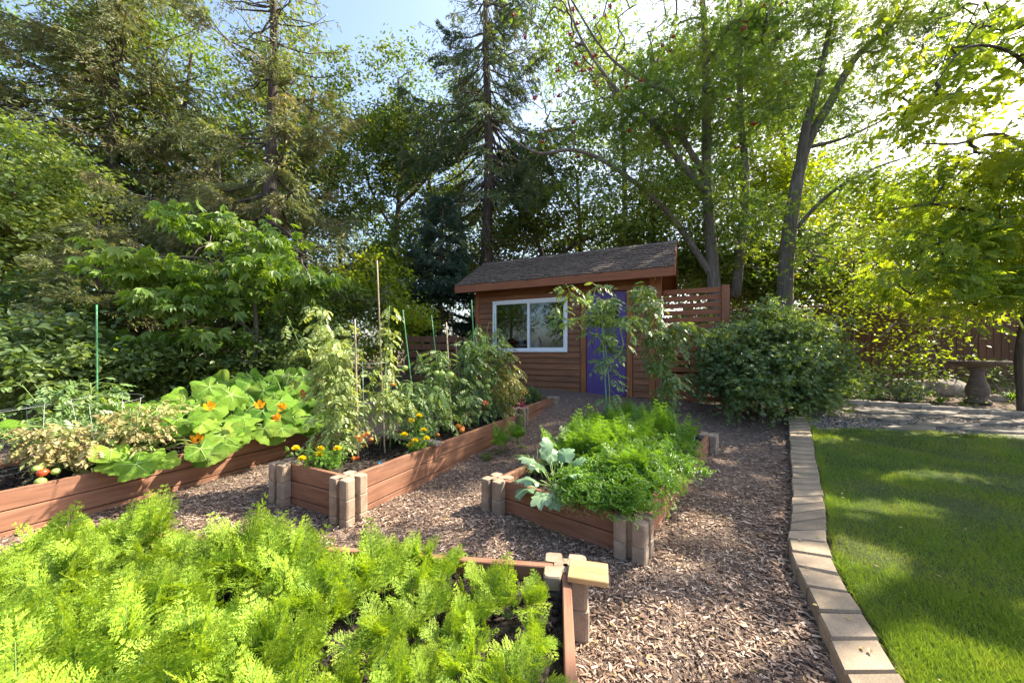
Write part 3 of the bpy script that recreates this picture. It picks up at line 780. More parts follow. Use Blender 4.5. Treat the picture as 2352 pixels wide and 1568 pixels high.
def raised_bed(label, ox, oy, ang, L, W, top, courses=3, side=1, post_mid=None, group='raised garden beds'):
    t = thing('raised_bed', label, 'raised bed', (ox, oy, 0), ang, group)
    BEDS.append((ox, oy, ang, L, W*side))
    th = 0.019; h = 0.14
    def blk(x, y, extra=0):
        for c in range(courses):
            o = bpy.data.objects.new('corner_block', BM); COL.objects.link(o); o.parent = t
            o.location = (x + R.normal(0, 0.0015), y + R.normal(0, 0.0015), top+0.004+extra - c*h); o.rotation_euler = (0, 0, R.normal(0, 0.01) + R.randint(4)*math.pi/2)
    for c in range(courses):
        z1 = top - c*h; z0 = z1-h+0.007
        for y in (0, W*side):
            G().bbox(0.058, L-0.058, y-th, y+th, z0, z1, 0.004).obj('board', M['stain'], t)
        for x in (0, L):
            ln = W-0.116; g = G().bbox(-ln/2, ln/2, -th, th, z0, z1, 0.004)
            o = g.obj('board', M['stain'], t); o.location = (x, W*side/2, 0); o.rotation_euler = (0, 0, math.pi/2)
    for x in (0, L):
        for y in (0, W*side): blk(x, y)
    # soil
    g = G(); nx, ny = int(L/0.04), int(W/0.04); v = []
    for j in range(ny+1):
        for i in range(nx+1):
            x = 0.02+(L-0.04)*i/nx; y = (0.02+(W-0.04)*j/ny)*side
            v.append((x, y, top-0.065+0.014*float(vnoise(np.array(x+ox*3), np.array(y), 9))+R.normal(0, 0.006)))
    ii = np.arange(ny)[:, None]*(nx+1)+np.arange(nx)[None]; q = np.stack([ii, ii+1, ii+nx+2, ii+nx+1], -1).reshape(-1, 4)
    g.add(v, q if side > 0 else q[:, ::-1])
    # soil crumbs
    n = int(L*W*900); p = np.stack([R.rand(n)*(L-.06)+.03, (R.rand(n)*(W-.06)+.03)*side, np.full(n, top-0.06)], 1)
    g.add(*place(T_PEB, p, R.normal(size=(n, 3)), R.normal(0, .4, (n, 3))+np.array([0, 0, 1]), R.uniform(0.006, 0.028, n)))
    g.obj('soil', M['soil'], t)
    return t
A_A = math.atan2(-.31, 2.45)
bedA = raised_bed('raised bed nearest the viewer, packed with bright green carrot tops', -2.2, 1.97, A_A, 2.47, 1.6, 0.28, 3, -1)
A_B = rad(63.3)
bedB = raised_bed('long raised bed of staked tomatoes with marigolds at its near end', -1.23, 2.696, A_B, 2.93, 0.76, 0.33, 3)
bedD = raised_bed('short raised bed with pink flowers under the shed window', 0.13, 5.42, A_B, 1.42, 0.76, 0.40, 4)
A_C = math.atan2(2.16, 1.65)
bedC = raised_bed('square-ended raised bed of parsley and carrots in front of the purple door', 0.753, 2.22, A_C, 2.72, 1.09, 0.25, 3)
A_E = math.atan2(2.02, .98)
bedE = raised_bed('left raised bed full of squash leaves and withered tomatoes', -3.535, 2.30, A_E, 3.03, 1.1, 0.32, 4)
def loc2w(ox, oy, ang, x, y, z=0):
    c, s = math.cos(ang), math.sin(ang); return np.array([ox+x*c-y*s, oy+x*s+y*c, z])
# pine cap over the near corner block
g = G().bbox(-0.085, 0.085, -0.07, 0.07, 0, 0.024, 0.003)
o = g.obj('pine_cap', M['pine'], loc=(0.335, 1.575, 0.290)); o.rotation_euler = (0, 0, rad(-14))
tag(o, 'small square of new yellow pine lying on the near corner block', 'wooden board')
# grey plank across the tomato bed
p = (loc2w(-1.23, 2.696, A_B, 1.02, 0.38))
g = G().bbox(-0.45, 0.42, -0.045, 0.045, 0, 0.035, 0.004); o = g.obj('plank', M['oldwood'], loc=(p[0], p[1], 0.335)); o.rotation_euler = (0, 0, A_B+rad(86))
tag(o, 'weathered grey plank laid across the tomato bed behind the marigolds', 'plank')
p = at(1552, 968, 5.05)
g = G().bbox(-0.17, 0.17, -0.06, 0.06, 0, 0.035, 0.004); o = g.obj('plank', M['oldwood'], loc=(1.80, 4.98, 0.258)); o.rotation_euler = (0, 0, rad(-25))
tag(o, 'short weathered plank on the far end of the parsley and carrot bed', 'plank')

# mulch chips
def in_beds(x, y, m=0.0):
    r = np.zeros(len(x), bool)
    for ox, oy, a, L, W in BEDS:
        c, s = math.cos(a), math.sin(a); u = (x-ox)*c+(y-oy)*s; v = -(x-ox)*s+(y-oy)*c
        if W < 0: v = -v
        r |= (u > -m) & (u < L+m) & (v > -m) & (v < abs(W)+m)
    return r
T_CHIP = (np.array([(-.13,-.5,0),(.07,-.5,0),(.20,.30,0),(-.06,.5,0),(-.13,-.44,.07),(.08,-.46,.08),(.18,.26,.07),(-.05,.46,.06)], float),
          np.array([(4,5,6,7),(0,1,5,4),(1,2,6,5),(2,3,7,6),(3,0,4,7)]))
def chips(n, y0, y1, pw, smin, smax, xl=-6.5):
    y = y0+(y1-y0)*R.rand(n)**pw; xr = np.minimum(curb_l(np.minimum(y, LW[0,1])), 5.2); xlv = np.maximum(xl, -1.55*y-0.3)
    x = xlv+(xr-xlv)*R.rand(n)
    k = ~in_beds(x, y, 0.0); x, y = x[k], y[k]; n = len(x)
    s = smin+(smax-smin)*R.rand(n)**3.6
    # broad drift of bigger chips near the curb
    nr = np.exp(-((curb_l(y)-x)/0.18)**2); s *= 1+0.5*nr
    p = np.stack([x, y, gz(y)+R.uniform(0.0, 0.016, n)+0.012*vnoise(x, y, 2.1)], 1)
    d = R.normal(size=(n, 3)); d[:, 2] *= 0.12; nn = R.normal(0, .2, (n, 3)); nn[:, 2] = 1
    return place(T_CHIP, p, d, nn, s)
g = G(); g.add(*chips(130000, 0.85, 3.2, 1.3, 0.007, 0.040)); g.add(*chips(60000, 2.6, 7.2, 1.3, 0.014, 0.050))
tag(g.obj('wood_chips', M['chip']), 'loose brown wood chip mulch covering the paths between the beds', 'mulch', kind='stuff')

# ================================================================== SHED
SO = (-0.83, 8.62); SA = math.atan2(-.43, .903); BZ = 0.34
shed = thing('garden_shed', 'small cedar garden shed with shake roof, purple door and white sliding window', 'shed', (SO[0], SO[1], BZ), SA)
WL, WD = 3.94, 1.9
EZ = 2.78-BZ; RZ = 3.55-BZ; SLP = (RZ-EZ)/1.3
wz0, wz1 = 1.23-BZ, 2.41-BZ; wx0, wx1 = 0.436, 2.24; dx0, dx1 = 2.643, 3.446; dz1 = 2.44-BZ
# lap siding: bevelled boards
def lap_row(g, x0, x1, z, h, y=0.0):
    if x1-x0 < 0.02: return
    v = [(x0, y, z), (x1, y, z), (x1, y-0.036, z), (x0, y-0.036, z), (x0, y, z+h), (x1, y, z+h), (x1, y-0.008, z+h), (x0, y-0.008, z+h)]
    g.add(v, [(0,3,2,1)[::-1], (3,2,6,7), (4,7,6,5)[::-1], (0,4,7,3)[::-1], (1,2,6,5)[::-1], (0,1,5,4)])
g = G(); z = -0.12; hh = 0.128
while z < 2.42:
    segs = [(0.06, dx0-0.13), (dx1+0.13, WL-0.07)]
    zc0, zc1 = z, z+hh+0.014
    out = []
    for a, b in segs:
        if a < wx0 and (zc1 > wz0-0.0 and zc0 < wz1):
            # cut around the window, full rows only where needed
            if zc0 >= wz0-hh*0.5 and zc1 <= wz1+hh*0.6:
                out += [(a, wx0-0.02), (wx1+0.02, b)]
            else: out.append((a, b))
        else: out.append((a, b))
    if zc1 > dz1+0.10: out = [(0.06, WL-0.07)] if True else out
    for a, b in out: lap_row(g, a, b, z, hh+0.012, 0.0 if True else 0)
    z += hh
g.obj('siding', M['cedar'], shed)
# core walls behind the siding (with window opening)
g = G(); T = 0.05
g.box(0, wx0, 0.002, T, -0.15, 2.6); g.box(wx1, dx0-0.0, 0.002, T, -0.15, 2.6); g.box(wx0, wx1, 0.002, T, -0.15, wz0); g.box(wx0, wx1, 0.002, T, wz1, 2.6)
g.box(dx1, WL, 0.002, T, -0.15, 2.6); g.box(dx0, dx1, 0.002, T, dz1+0.02, 2.6)
g.box(0.0, T, T, WD-T, -0.15, 2.6); g.box(WL-T, WL, T, WD-T, -0.15, 2.6); g.box(0, WL, WD-T, WD, -0.15, 2.6); g.box(0.05, WL-0.05, 0.05, WD-.05, -0.1, -0.02)
# gables
for x in (0.0, WL-T):
    yr = 1.3-0.35
    v = [(x, T, 2.6), (x, WD-T, 2.6), (x, yr, RZ-0.08), (x+T, T, 2.6), (x+T, WD-T, 2.6), (x+T, yr, RZ-0.08)]
    g.poly(v, [(0, 2, 1), (3, 4, 5), (0, 3, 5, 2), (1, 2, 5, 4), (0, 1, 4, 3)])
g.obj('wall', M['cedarv'], shed)
# side siding rows on the right gable
g = G(); z = -0.12
while z < 2.9:
    y0 = 0.0; y1 = WD
    if z > 2.45:
        f = (z-2.45)/(RZ-2.45); y0 = 0.95*f; y1 = WD-0.95*f
    v = [(WL+0.028, y0, z), (WL+0.028, y1, z), (WL+0.008, y1, z+hh+.01), (WL+0.008, y0, z+hh+.01), (WL, y0, z), (WL, y1, z), (WL, y1, z+hh+.01), (WL, y0, z+hh+.01)]
    g.add(v, [(0,1,2,3), (4,5,1,0)[::-1], (0,3,7,4)[::-1], (1,2,6,5)]); 
    v2 = [(-(a-WL), b, c) for a, b, c in v]; g.add(v2, [(3,2,1,0), (0,1,5,4)[::-1], (4,7,3,0)[::-1], (5,6,2,1)])
    z += hh
g.obj('siding', M['cedar'], shed)
for x0, x1 in ((-0.035, 0.06), (WL-0.07, WL+0.035)):
    G().bbox(x0, x1, -0.045, 0.05, -0.16, 2.55, 0.004).obj('corner_trim', M['cedarv'], shed)
# brace post at the right corner
G().bbox(WL+0.05, WL+0.15, -0.03, 0.07, -0.16, 2.56, 0.004).obj('corner_post', M['screenv'], shed)
G().bbox(dx0-0.115, dx0-0.005, -0.05, 0.0, -0.14, dz1+0.02, 0.004).obj('door_trim', M['cedarv'], shed)
G().bbox(dx1+0.005, dx1+0.115, -0.05, 0.0, -0.14, dz1+0.02, 0.004).obj('door_trim', M['cedarv'], shed)
G().bbox(dx0-0.115, dx1+0.115, -0.052, 0.0, dz1+0.022, dz1+0.13, 0.004).obj('door_trim', M['cedar'], shed)
G().bbox(dx0-0.08, dx1+0.08, -0.09, 0.04, -0.06, 0.0, 0.004).obj('door_sill', M['black'], shed)
# door
door = bpy.data.objects.new('door', None)
g = G(); DX0, DX1 = dx0+0.008, dx1-0.008; px0, px1, pz0, pz1 = dx0+0.18, dx1-0.16, 1.40, 1.94
g.box(DX0, DX1, -0.015, 0.012, 0.015, pz0); g.box(DX0, DX1, -0.015, 0.012, pz1, dz1+0.01)
g.box(DX0, px0, -0.015, 0.012, pz0, pz1); g.box(px1, DX1, -0.015, 0.012, pz0, pz1)
for a, b, c, d_ in ((DX0+0.12, DX1-0.12, 0.14, 0.62), (DX0+0.12, DX1-0.12, 0.74, 1.26)):
    w = 0.012
    g.box(a, b, -0.024, -0.0152, c, c+w); g.box(a, b, -0.024, -0.0152, d_-w, d_); g.box(a, a+w, -0.024, -0.0152, c+w, d_-w); g.box(b-w, b, -0.024, -0.0152, c+w, d_-w)
door = g.obj('door', M['purple'], shed)
def glass_mat():
    m, nt, out = nm('window_glass')
    gl = N(nt, 'ShaderNodeBsdfGlossy'); gl.inputs['Roughness'].default_value = 0.03; gl.inputs['Color'].default_value = (0.6, 0.64, 0.68, 1)
    tr = N(nt, 'ShaderNodeBsdfTransparent'); tr.inputs[0].default_value = (0.75, 0.8, 0.82, 1)
    fr = N(nt, 'ShaderNodeFresnel'); fr.inputs[0].default_value = 1.6
    mr = N(nt, 'ShaderNodeMapRange'); nt.links.new(fr.outputs[0], mr.inputs[0]); mr.inputs[3].default_value = 0.05; mr.inputs[4].default_value = 0.95
    ms = N(nt, 'ShaderNodeMixShader'); nt.links.new(mr.outputs[0], ms.inputs[0])
    nt.links.new(tr.outputs[0], ms.inputs[1]); nt.links.new(gl.outputs[0], ms.inputs[2]); nt.links.new(ms.outputs[0], out.inputs[0]); return m
M['glass'] = glass_mat()
G().box(px0, px1, -0.004, 0.002, pz0, pz1).obj('door_pane', M['glass'], door)
g = G()
for k in range(1, 4):
    x = px0+(px1-px0)*k/4; g.box(x-0.006, x+0.006, -0.02, -0.006, pz0, pz1)
for k in range(1, 4):
    z = pz0+(pz1-pz0)*k/4; g.box(px0, px1, -0.022, -0.0205, z-0.006, z+0.006)
g.obj('door_grille', M['black'], door)
g = G(); g.ball((DX1-0.06, -0.055, 0.98), 0.024); g.tube([(DX1-0.06, -0.015, 0.98), (DX1-0.06, -0.05, 0.98)], 0.01, 8); g.obj('door_handle', M['black'], door, smooth=True)
# window
g = G(); f = 0.055; y0, y1 = -0.05, 0.03
g.bbox(wx0, wx1, y0, y1, wz1-f, wz1, .004); g.bbox(wx0, wx1, y0, y1, wz0, wz0+f, .004); g.bbox(wx0, wx0+f, y0+.002, y1, wz0+f, wz1-f, .004); g.bbox(wx1-f, wx1, y0+.002, y1, wz0+f, wz1-f, .004)
win = g.obj('window', M['white'], shed)
g = G(); a0, a1, b0, b1 = wx0+f, wx1-f, wz0+f, wz1-f; t = 0.032; mid = (a0+a1)/2
g.box(a0, a1, -0.035, 0.01, b1-t, b1); g.box(a0, a1, -0.035, 0.01, b0, b0+t); g.box(a0, a0+t, -0.035, 0.01, b0+t, b1-t); g.box(a1-t, a1, -0.035, 0.01, b0+t, b1-t); g.box(mid-0.022, mid+0.022, -0.038, 0.012, b0+t, b1-t)
g.obj('window_sash', M['white'], win)
g = G(); g.box(mid+0.022, mid+0.04, -0.02, 0.004, b0+t, b1-t); g.box(mid+.04, a1-t, -0.02, 0.004, b1-t-.018, b1-t); g.box(mid+.04, a1-t, -0.02, 0.004, b0+t, b0+t+.018)
g.obj('sliding_sash', M['greyframe'], win)
G().box(a0+t, mid-0.022, -0.012, -0.006, b0+t, b1-t).obj('window_pane', M['glass'], win)
G().box(mid+0.04, a1-t, -0.008, -0.002, b0+t+.018, b1-t-.018).obj('window_pane', M['glass'], win)
# things on the bench inside
shelf = G().box(0.3, 2.4, 0.06, 0.45, wz0-0.02, wz0+0.02); shelf.obj('bench', M['darkin'], shed)
def inside(name, lab, cat, prof, mat, lx, ly):
    p = loc2w(SO[0], SO[1], SA, lx, ly); o = G().lathe(prof, n=16).obj(name, mat, loc=(p[0], p[1], BZ+wz0+0.02), smooth=True); tag(o, lab, cat)
M['redpot'] = plain('red_pot', (0.42, 0.10, 0.06), 0.6); M['whitejug'] = plain('white_jug', (0.6, 0.62, 0.62), 0.5)
inside('flower_pot', 'red clay pot behind the left pane of the shed window', 'pot', [(0, 0), (0.09, 0), (0.13, 0.2), (0.14, 0.2), (0.14, 0.235), (0.12, 0.235), (0.1, 0.05)], M['redpot'], 0.82, 0.22)
inside('jug', 'white plastic jug behind the right pane of the shed window', 'jug', [(0, 0), (0.07, 0), (0.075, 0.02), (0.075, 0.15), (0.05, 0.19), (0.025, 0.21), (0.025, 0.24), (0, 0.24)], M['whitejug'], 1.46, 0.2)
inside('paint_tin', 'pale tin at the back of the left pane of the shed window', 'tin', [(0, 0), (0.09, 0), (0.09, 0.32), (0.085, 0.33), (0, 0.33)], M['whitejug'], 0.95, 0.42)
# roof
RX0, RX1 = -0.36, 4.30; yr = 0.95
roof_deck = G()
for sgn in (1, -1):
    def RP(s, dz=0): # s = 0 at the eave .. 1 at the ridge
        y = (-0.35 + 1.3*s) if sgn > 0 else (WD+0.35-1.3*s)
        return y, EZ+(RZ-EZ)*s+dz
    ya, za = RP(0); yb, zb = RP(1)
    v = [(RX0, ya, za-0.03), (RX1, ya, za-0.03), (RX1, yb, zb-0.03), (RX0, yb, zb-0.03), (RX0, ya, za), (RX1, ya, za), (RX1, yb, zb), (RX0, yb, zb)]
    f = [(4,5,6,7), (3,2,1,0), (0,1,5,4), (0,4,7,3), (1,2,6,5)]
    roof_deck.add(v, f if sgn > 0 else [x[::-1] for x in f])
roof = roof_deck.obj('roof', M['cedarv'], shed)
g = G(); nrow = 12
sl_len = math.hypot(1.3, RZ-EZ); cs, sn_ = 1.3/sl_len, (RZ-EZ)/sl_len
for sgn in (1, -1):
    for r in range(nrow):
        s0 = -0.03 + r*sl_len/nrow; x = RX0-0.02+R.uniform(-.05, 0)
        while x < RX1+0.01:
            w_ = R.uniform(0.055, 0.15); x1 = min(x+w_, RX1+0.03); s = s0+R.normal(0, 0.010); L = sl_len/nrow+0.09
            t0 = 0.020+R.uniform(0, 0.014); lift = R.uniform(0, 0.008)
            def pt(xx, ss, up):
                y = -0.35+ss*cs - up*sn_; z_ = EZ+ss*sn_+up*cs
                if sgn < 0: y = WD-y
                return (xx, y, z_)
            e = min(s+L, sl_len+0.01)
            v = [pt(x+.003, s, 0.008+lift), pt(x1-.003, s, .008+lift), pt(x1-.003, e, 0.004), pt(x+.003, e, 0.004), pt(x+.003, s, .008+lift+t0), pt(x1-.003, s, .008+lift+t0+R.normal(0, .002)), pt(x1-.003, e, .012), pt(x+.003, e, .012)]
            f = [(4,5,6,7), (0,1,5,4), (0,4,7,3), (1,2,6,5), (3,2,1,0)]
            g.add(v, f if sgn > 0 else [q_[::-1] for q_ in f]); x = x1
# ridge caps
x = RX0-0.02
while x < RX1:
    x1 = min(x+0.24, RX1+.03)
    for sg in (1, -1):
        v = [(x, yr-sg*0.01, RZ+0.055), (x1+.03, yr-sg*.01, RZ+0.045), (x1+.03, yr-sg*0.12, RZ-0.12*SLP+0.042), (x, yr-sg*0.12, RZ-0.12*SLP+0.05), (x, yr-sg*0.01, RZ+0.03), (x1+.03, yr-sg*.01, RZ+0.025), (x1+.03, yr-sg*0.12, RZ-0.12*SLP+0.02), (x, yr-sg*0.12, RZ-0.12*SLP+0.028)]
        f = [(3,2,1,0), (4,5,6,7), (2,3,7,6), (0,4,7,3)[::-1], (1,2,6,5)[::-1]]
        g.add(v, f if sg > 0 else [q_[::-1] for q_ in f])
    x = x1
g.obj('roof_shakes', M['shake'], roof)
# fallen needles and twigs on the roof
g = G(); n = 2600; xx = R.uniform(RX0+.2, RX1-.4, n); ss = R.rand(n)*sl_len*0.95; k = (vnoise(xx*1.3, ss*2, 2.0) + 0.5*(xx < 1.6)) > 0.35; xx, ss = xx[k], ss[k]
p = np.stack([xx, -0.35+ss*cs-0.045*sn_, EZ+ss*sn_+0.045*cs], 1); d = R.normal(size=(len(xx), 3)); d[:, 2] *= 0.3
T_TW = (np.array([(-.04,0,0),(.04,0,0),(.03,1,.03),(-.03,1,.03)], float), np.array([(0,1,2,3)]))
g.add(*place(T_TW, p, d, np.tile([0, -0.5, 1.0], (len(xx), 1))+R.normal(0, .2, (len(xx), 3)), R.uniform(0.03, 0.11, len(xx))))
g.obj('fallen_twigs', M['deadtwig'], roof)
G().bbox(RX0-.01, RX1+.01, -0.385, -0.35, EZ-0.17, EZ-0.004, .003).obj('fascia', M['fascia'], shed)
G().bbox(RX0-.01, RX1+.01, WD+0.35, WD+0.385, EZ-0.17, EZ-0.004, .003).obj('fascia', M['fascia'], shed)
for xa in (RX0-0.032, RX1+0.012):
    for sg in (1, -1):
        g = G(); ya = -0.385 if sg > 0 else WD+0.385; za = EZ-0.02
        v = [(xa, ya, za-0.15), (xa, ya, za+0.01), (xa, yr, RZ+0.012), (xa, yr, RZ-0.16), (xa+.03, ya, za-.15), (xa+.03, ya, za+.01), (xa+.03, yr, RZ+.012), (xa+.03, yr, RZ-.16)]
        f = [(0,1,2,3), (7,6,5,4), (0,4,5,1), (1,5,6,2), (3,7,4,0)]
        g.add(v, f); g.obj('barge_board', M['fascia'], shed)
# eave soffit rafters
for k in range(9):
    x = 0.05+k*0.48; v = [(x, -0.34, EZ-0.10), (x+.04, -0.34, EZ-.10), (x+.04, 0.0, EZ-.10+.34*SLP), (x, 0, EZ-.10+.34*SLP), (x, -.34, EZ-.031), (x+.04, -.34, EZ-.031), (x+.04, 0, EZ-.031+.34*SLP), (x, 0, EZ-.031+.34*SLP)]
    G().add(v, [(0,3,2,1),(4,5,6,7),(0,1,5,4),(1,2,6,5),(2,3,7,6),(3,0,4,7)]).obj('rafter_tail', M['cedarv'], shed)

# privacy screen to the right of the shed
scr = thing('privacy_screen', 'brown horizontal-slat wooden screen standing between the shed and the dark shrub', 'screen', tuple(loc2w(SO[0], SO[1], SA, 4.12, 0.12, 0.30)), SA)
SL = 1.10
for k in range(16):
    z0 = 0.02+k*0.1345; G().bbox(0.0, SL-0.125, -0.012, 0.012, z0, z0+0.092, .003).obj('slat', M['fascia'], scr)
G().bbox(SL-0.125, SL, -0.06, 0.06, -0.2, 2.155, .004).obj('post', M['screenv'], scr)
G().bbox(SL*0.42, SL*0.42+.06, 0.013, 0.06, -0.2, 2.09, .004).obj('post', M['screenv'], scr)

# fence at the back right
fa, fb = np.array([4.7, 9.7]), np.array([15.0, 7.6]); FL = np.linalg.norm(fb-fa); fang = math.atan2(*(fb-fa)[::-1])
fence = thing('board_fence', 'brown vertical board fence half hidden behind backlit foliage', 'fence', (fa[0], fa[1], 0.55), fang)
g = G(); x = 0
while x < FL: g.bbox(x, x+0.135, -0.011, 0.011, -0.1, 1.78+R.normal(0, .004), .003); x += 0.142
g.obj('board_panel', M['fence'], fence)
x = 0
while x < FL+.1: G().bbox(x-.05, x+.05, 0.013, 0.11, -0.3, 1.92, .004).obj('post', M['fence'], fence); x += 2.1
for z in (0.25, 1.5): G().bbox(0, FL, 0.0125, 0.045, z, z+.085, .003).obj('rail', M['cedar'], fence)
G().bbox(-0.05, FL, -0.05, 0.10, 1.80, 1.83, .003).obj('cap_rail', M['cedar'], fence)

# compost bin behind the tomatoes
cb = thing('compost_bin', 'dark brown slatted compost bin standing behind the staked tomatoes', 'compost bin', (-2.1, 7.1, float(gz(7.1))), rad(-20))
for k in range(8):
    z0 = 0.03+k*0.15; G().bbox(-0.02, 1.12, -0.02, 0.0, z0, z0+.115, .003).obj('slat', M['fence'], cb); G().bbox(-0.02, 1.12, 0.9, 0.92, z0, z0+.115, .003).obj('slat', M['fence'], cb)
for x in (0, 1.05):
    for y in (0.0, 0.85): G().bbox(x, x+.06, y+0.001, y+.055, -.1, 1.22, .003).obj('post', M['fence'], cb)
G().bbox(0.07, 1.04, 0.03, 0.85, 0.0, 1.0, .01).obj('bin_liner', M['compost'], cb)
def tool(px, Y, h, lean, lab, mat):
    o = thing('tool_handle', lab, 'garden tool', (at(px, 900, Y)[0], Y, float(gz(Y))))
    G().tube([(0, 0, 0.05), (lean*h*0.5, 0.05, h*0.5), (lean*h, 0.15, h)], 0.014, 8).obj('handle', mat, o, smooth=True)
    G().bbox(-0.09, 0.09, -0.006, 0.006, -0.16, 0.06, .003).obj('blade', M['black'], o)
tool(1125, 6.55, 1.35, -0.22, 'pale wooden tool handle leaning left behind the staked tomatoes', M['oldwood'])
tool(1062, 6.3, 1.2, -0.12, 'reddish tool handle leaning in front of the compost bin', M['stain'])

# bird bath
p = gpt(2245, 925); bp = (p[0], p[1], p[2])
bb = thing('bird_bath', 'brown concrete pedestal bird bath standing in front of the fence', 'bird bath', bp)
G().lathe([(0, 0), (0.17, 0), (0.175, 0.03), (0.15, 0.06), (0.11, 0.08), (0.13, 0.12), (0.155, 0.2), (0.15, 0.28), (0.11, 0.4), (0.085, 0.52), (0.085, 0.58), (0.12, 0.62), (0.13, 0.66), (0.0, 0.665)], n=32).obj('pedestal', M['concrete'], bb, smooth=True)
G().lathe([(0, 0.655), (0.14, 0.655), (0.28, 0.70), (0.36, 0.74), (0.385, 0.765), (0.38, 0.785), (0.355, 0.78), (0.28, 0.745), (0.0, 0.715)], n=40).obj('basin', M['concrete'], bb, smooth=True)
# boulders
def boulder(px, py, r, sx, sz, lab, seed):
    p = gpt(px, py); rs = np.random.RandomState(seed); g = G(); n = 22; m = 14; v = []; q = []
    for i in range(m+1):
        a = math.pi*i/m
        for j in range(n):
            b = 2*math.pi*j/n; dv = Vector((math.sin(a)*math.cos(b), math.sin(a)*math.sin(b), -math.cos(a)))
            rr = r*(1+0.22*mnoise.noise(dv*1.6+Vector((seed, 0, 0)))+0.07*mnoise.noise(dv*5+Vector((0, seed, 0))))
            v.append((dv.x*rr*sx, dv.y*rr*0.8, dv.z*rr*sz))
    for i in range(m):
        for j in range(n): k = (j+1) % n; q.append((i*n+j, i*n+k, (i+1)*n+k, (i+1)*n+j))
    o = g.add(v, q).obj('boulder', M['stone'], loc=(p[0], p[1], p[2]+r*sz*0.35), smooth=True); tag(o, lab, 'boulder')
boulder(2285, 918, 0.14, 1.4, .55, 'low tan rock at the foot of the bird bath', 3)
boulder(2165, 903, 0.30, 1.6, .75, 'large grey boulder left of the bird bath', 5)
boulder(2080, 900, 0.26, 1.7, .8, 'tan boulder behind the small variegated shrub', 8)
# fallen stick by the screen
stk = G(); A = np.array(gpt(1762, 930)); B = at(1655, 838, 6.45); stk.tube(curve(np.array(A)-np.array(A), np.array(B)-np.array(A), 0.03, 7, 0.15), np.linspace(0.022, 0.012, 7), 6)
stk.tube(curve(np.array((0.0, 0, 0.0))+(np.array(B)-np.array(A))*0.98, np.array(at(1700, 800, 6.4))-np.array(A), 0.03, 4, 0.1), np.linspace(0.012, 0.006, 4), 5)
o = stk.obj('fallen_branch', M['twig'], loc=tuple(A), smooth=True); tag(o, 'bare dead branch leaning against the slatted screen', 'branch')

# ================================================================== CARROTS
def frond(G_, base, az, L, lean, rs, fine=True, curl=0.5):
    """feathery twice-divided leaf on a thin stalk; returns nothing, fills lists"""
    n = 9; t = np.linspace(0, 1, n)
    el = lean + curl*t**1.5           # angle from vertical grows along the stalk
    step = L/(n-1); p = [np.array(base, float)]; h = np.array([math.cos(az), math.sin(az), 0])
    for i in range(n-1):
        p.append(p[-1] + step*(h*math.sin(el[i]) + np.array([0, 0, math.cos(el[i])])))
    p = np.array(p); up = np.array([0, 0, 1.0])
    P, D, NN, S = [], [], [], []
    npair = 8; side = np.array([-h[1], h[0], 0])
    for i in range(npair):
        u = 0.40+0.58*i/(npair-1); q = np.array([np.interp(u, t, p[:, k]) for k in range(3)])
        q2 = np.array([np.interp(min(u+0.05, 1), t, p[:, k]) for k in range(3)])
        q0 = np.array([np.interp(u-0.05, t, p[:, k]) for k in range(3)]); ax = q2-q0; ax /= np.linalg.norm(ax)
        nl = np.cross(side, ax)
        pl = L*0.30*(1.0-0.82*((u-0.40)/0.58)**1.2)*rs.uniform(0.8, 1.15)
        for sg in (-1, 1):
            dd = side*sg*0.85+ax*0.6+nl*rs.uniform(-.25, .15); dd /= np.linalg.norm(dd)
            m = max(2, int(pl/0.011))
            sd = np.cross(nl, dd)
            for k in range(m+1):
                f = (k+0.6)/(m+0.8); c = q+dd*pl*f; c[2] -= 0.15*pl*f*f
                l2 = pl*0.36*(1-0.6*f)+0.006
                for s2 in (-1, 1):
                    d2 = dd*0.75+sd*s2*0.8+nl*rs.uniform(-.3, .3)
                    P.append(c); D.append(d2); S.append(l2); NN.append(nl+rs.normal(0, .2, 3))
                    if fine and l2 > 0.010:
                        P.append(c+d2*l2*0.45); D.append(d2+dd*0.9); S.append(l2*0.55); NN.append(nl)
            P.append(q+dd*pl*0.9); D.append(dd); S.append(pl*0.2+.004); NN.append(nl)
            P.append(q); D.append(dd); S.append(pl); NN.append(nl)
    T = (np.array([(-.14,0.02,0),(.14,0.25,.02),(.0,1,0),(-.15,.5,.02)], float), np.array([(0,1,2),(0,2,3)]))
    thin = np.array(S) > L*0.12
    P, D, NN, S = map(np.array, (P, D, NN, S))
    T2 = (np.array([(-.012,0,0),(.012,0,0),(0,1,-.1)], float), np.array([(0,1,2)]))
    big = S > 0.034
    if (~big).any(): G_.add(*place(T, P[~big], D[~big], NN[~big], S[~big]))
    if big.any(): G_.add(*place(T2, P[big], D[big], NN[big], S[big]))
    return p
def feathery(name, mat, stem_mat, nf, L, rs, spread=0.5, fine=True):
    lv, st = G(), G()
    for k in range(nf):
        az = 2*math.pi*k/nf+rs.normal(0, 0.4); l = L*rs.uniform(0.65, 1.15)
        up_ = k < 2; p = frond(lv, (0.008*math.cos(az), 0.008*math.sin(az), 0), az, l*(1.12 if up_ else 1.0), 0.08 if up_ else abs(rs.normal(0.30, spread*0.5)), rs, fine, 0.25 if up_ else rs.uniform(0.4, 1.3))
        st.tube(p[:7], np.linspace(0.0028, 0.0012, 7), 4, cap=False)
    return lv, st
def make_fern_plant(name, label, cat, group, mat, nf, L, seed, spread=0.5):
    rs = np.random.RandomState(seed)
    t = thing(name, label, cat, (0, 0, -50), 0, group); lv, st = feathery(name, mat, M['stem'], nf, L, rs, spread)
    lv.obj('leaves', mat, t); st.obj('stalks', M['stem'], t); return t
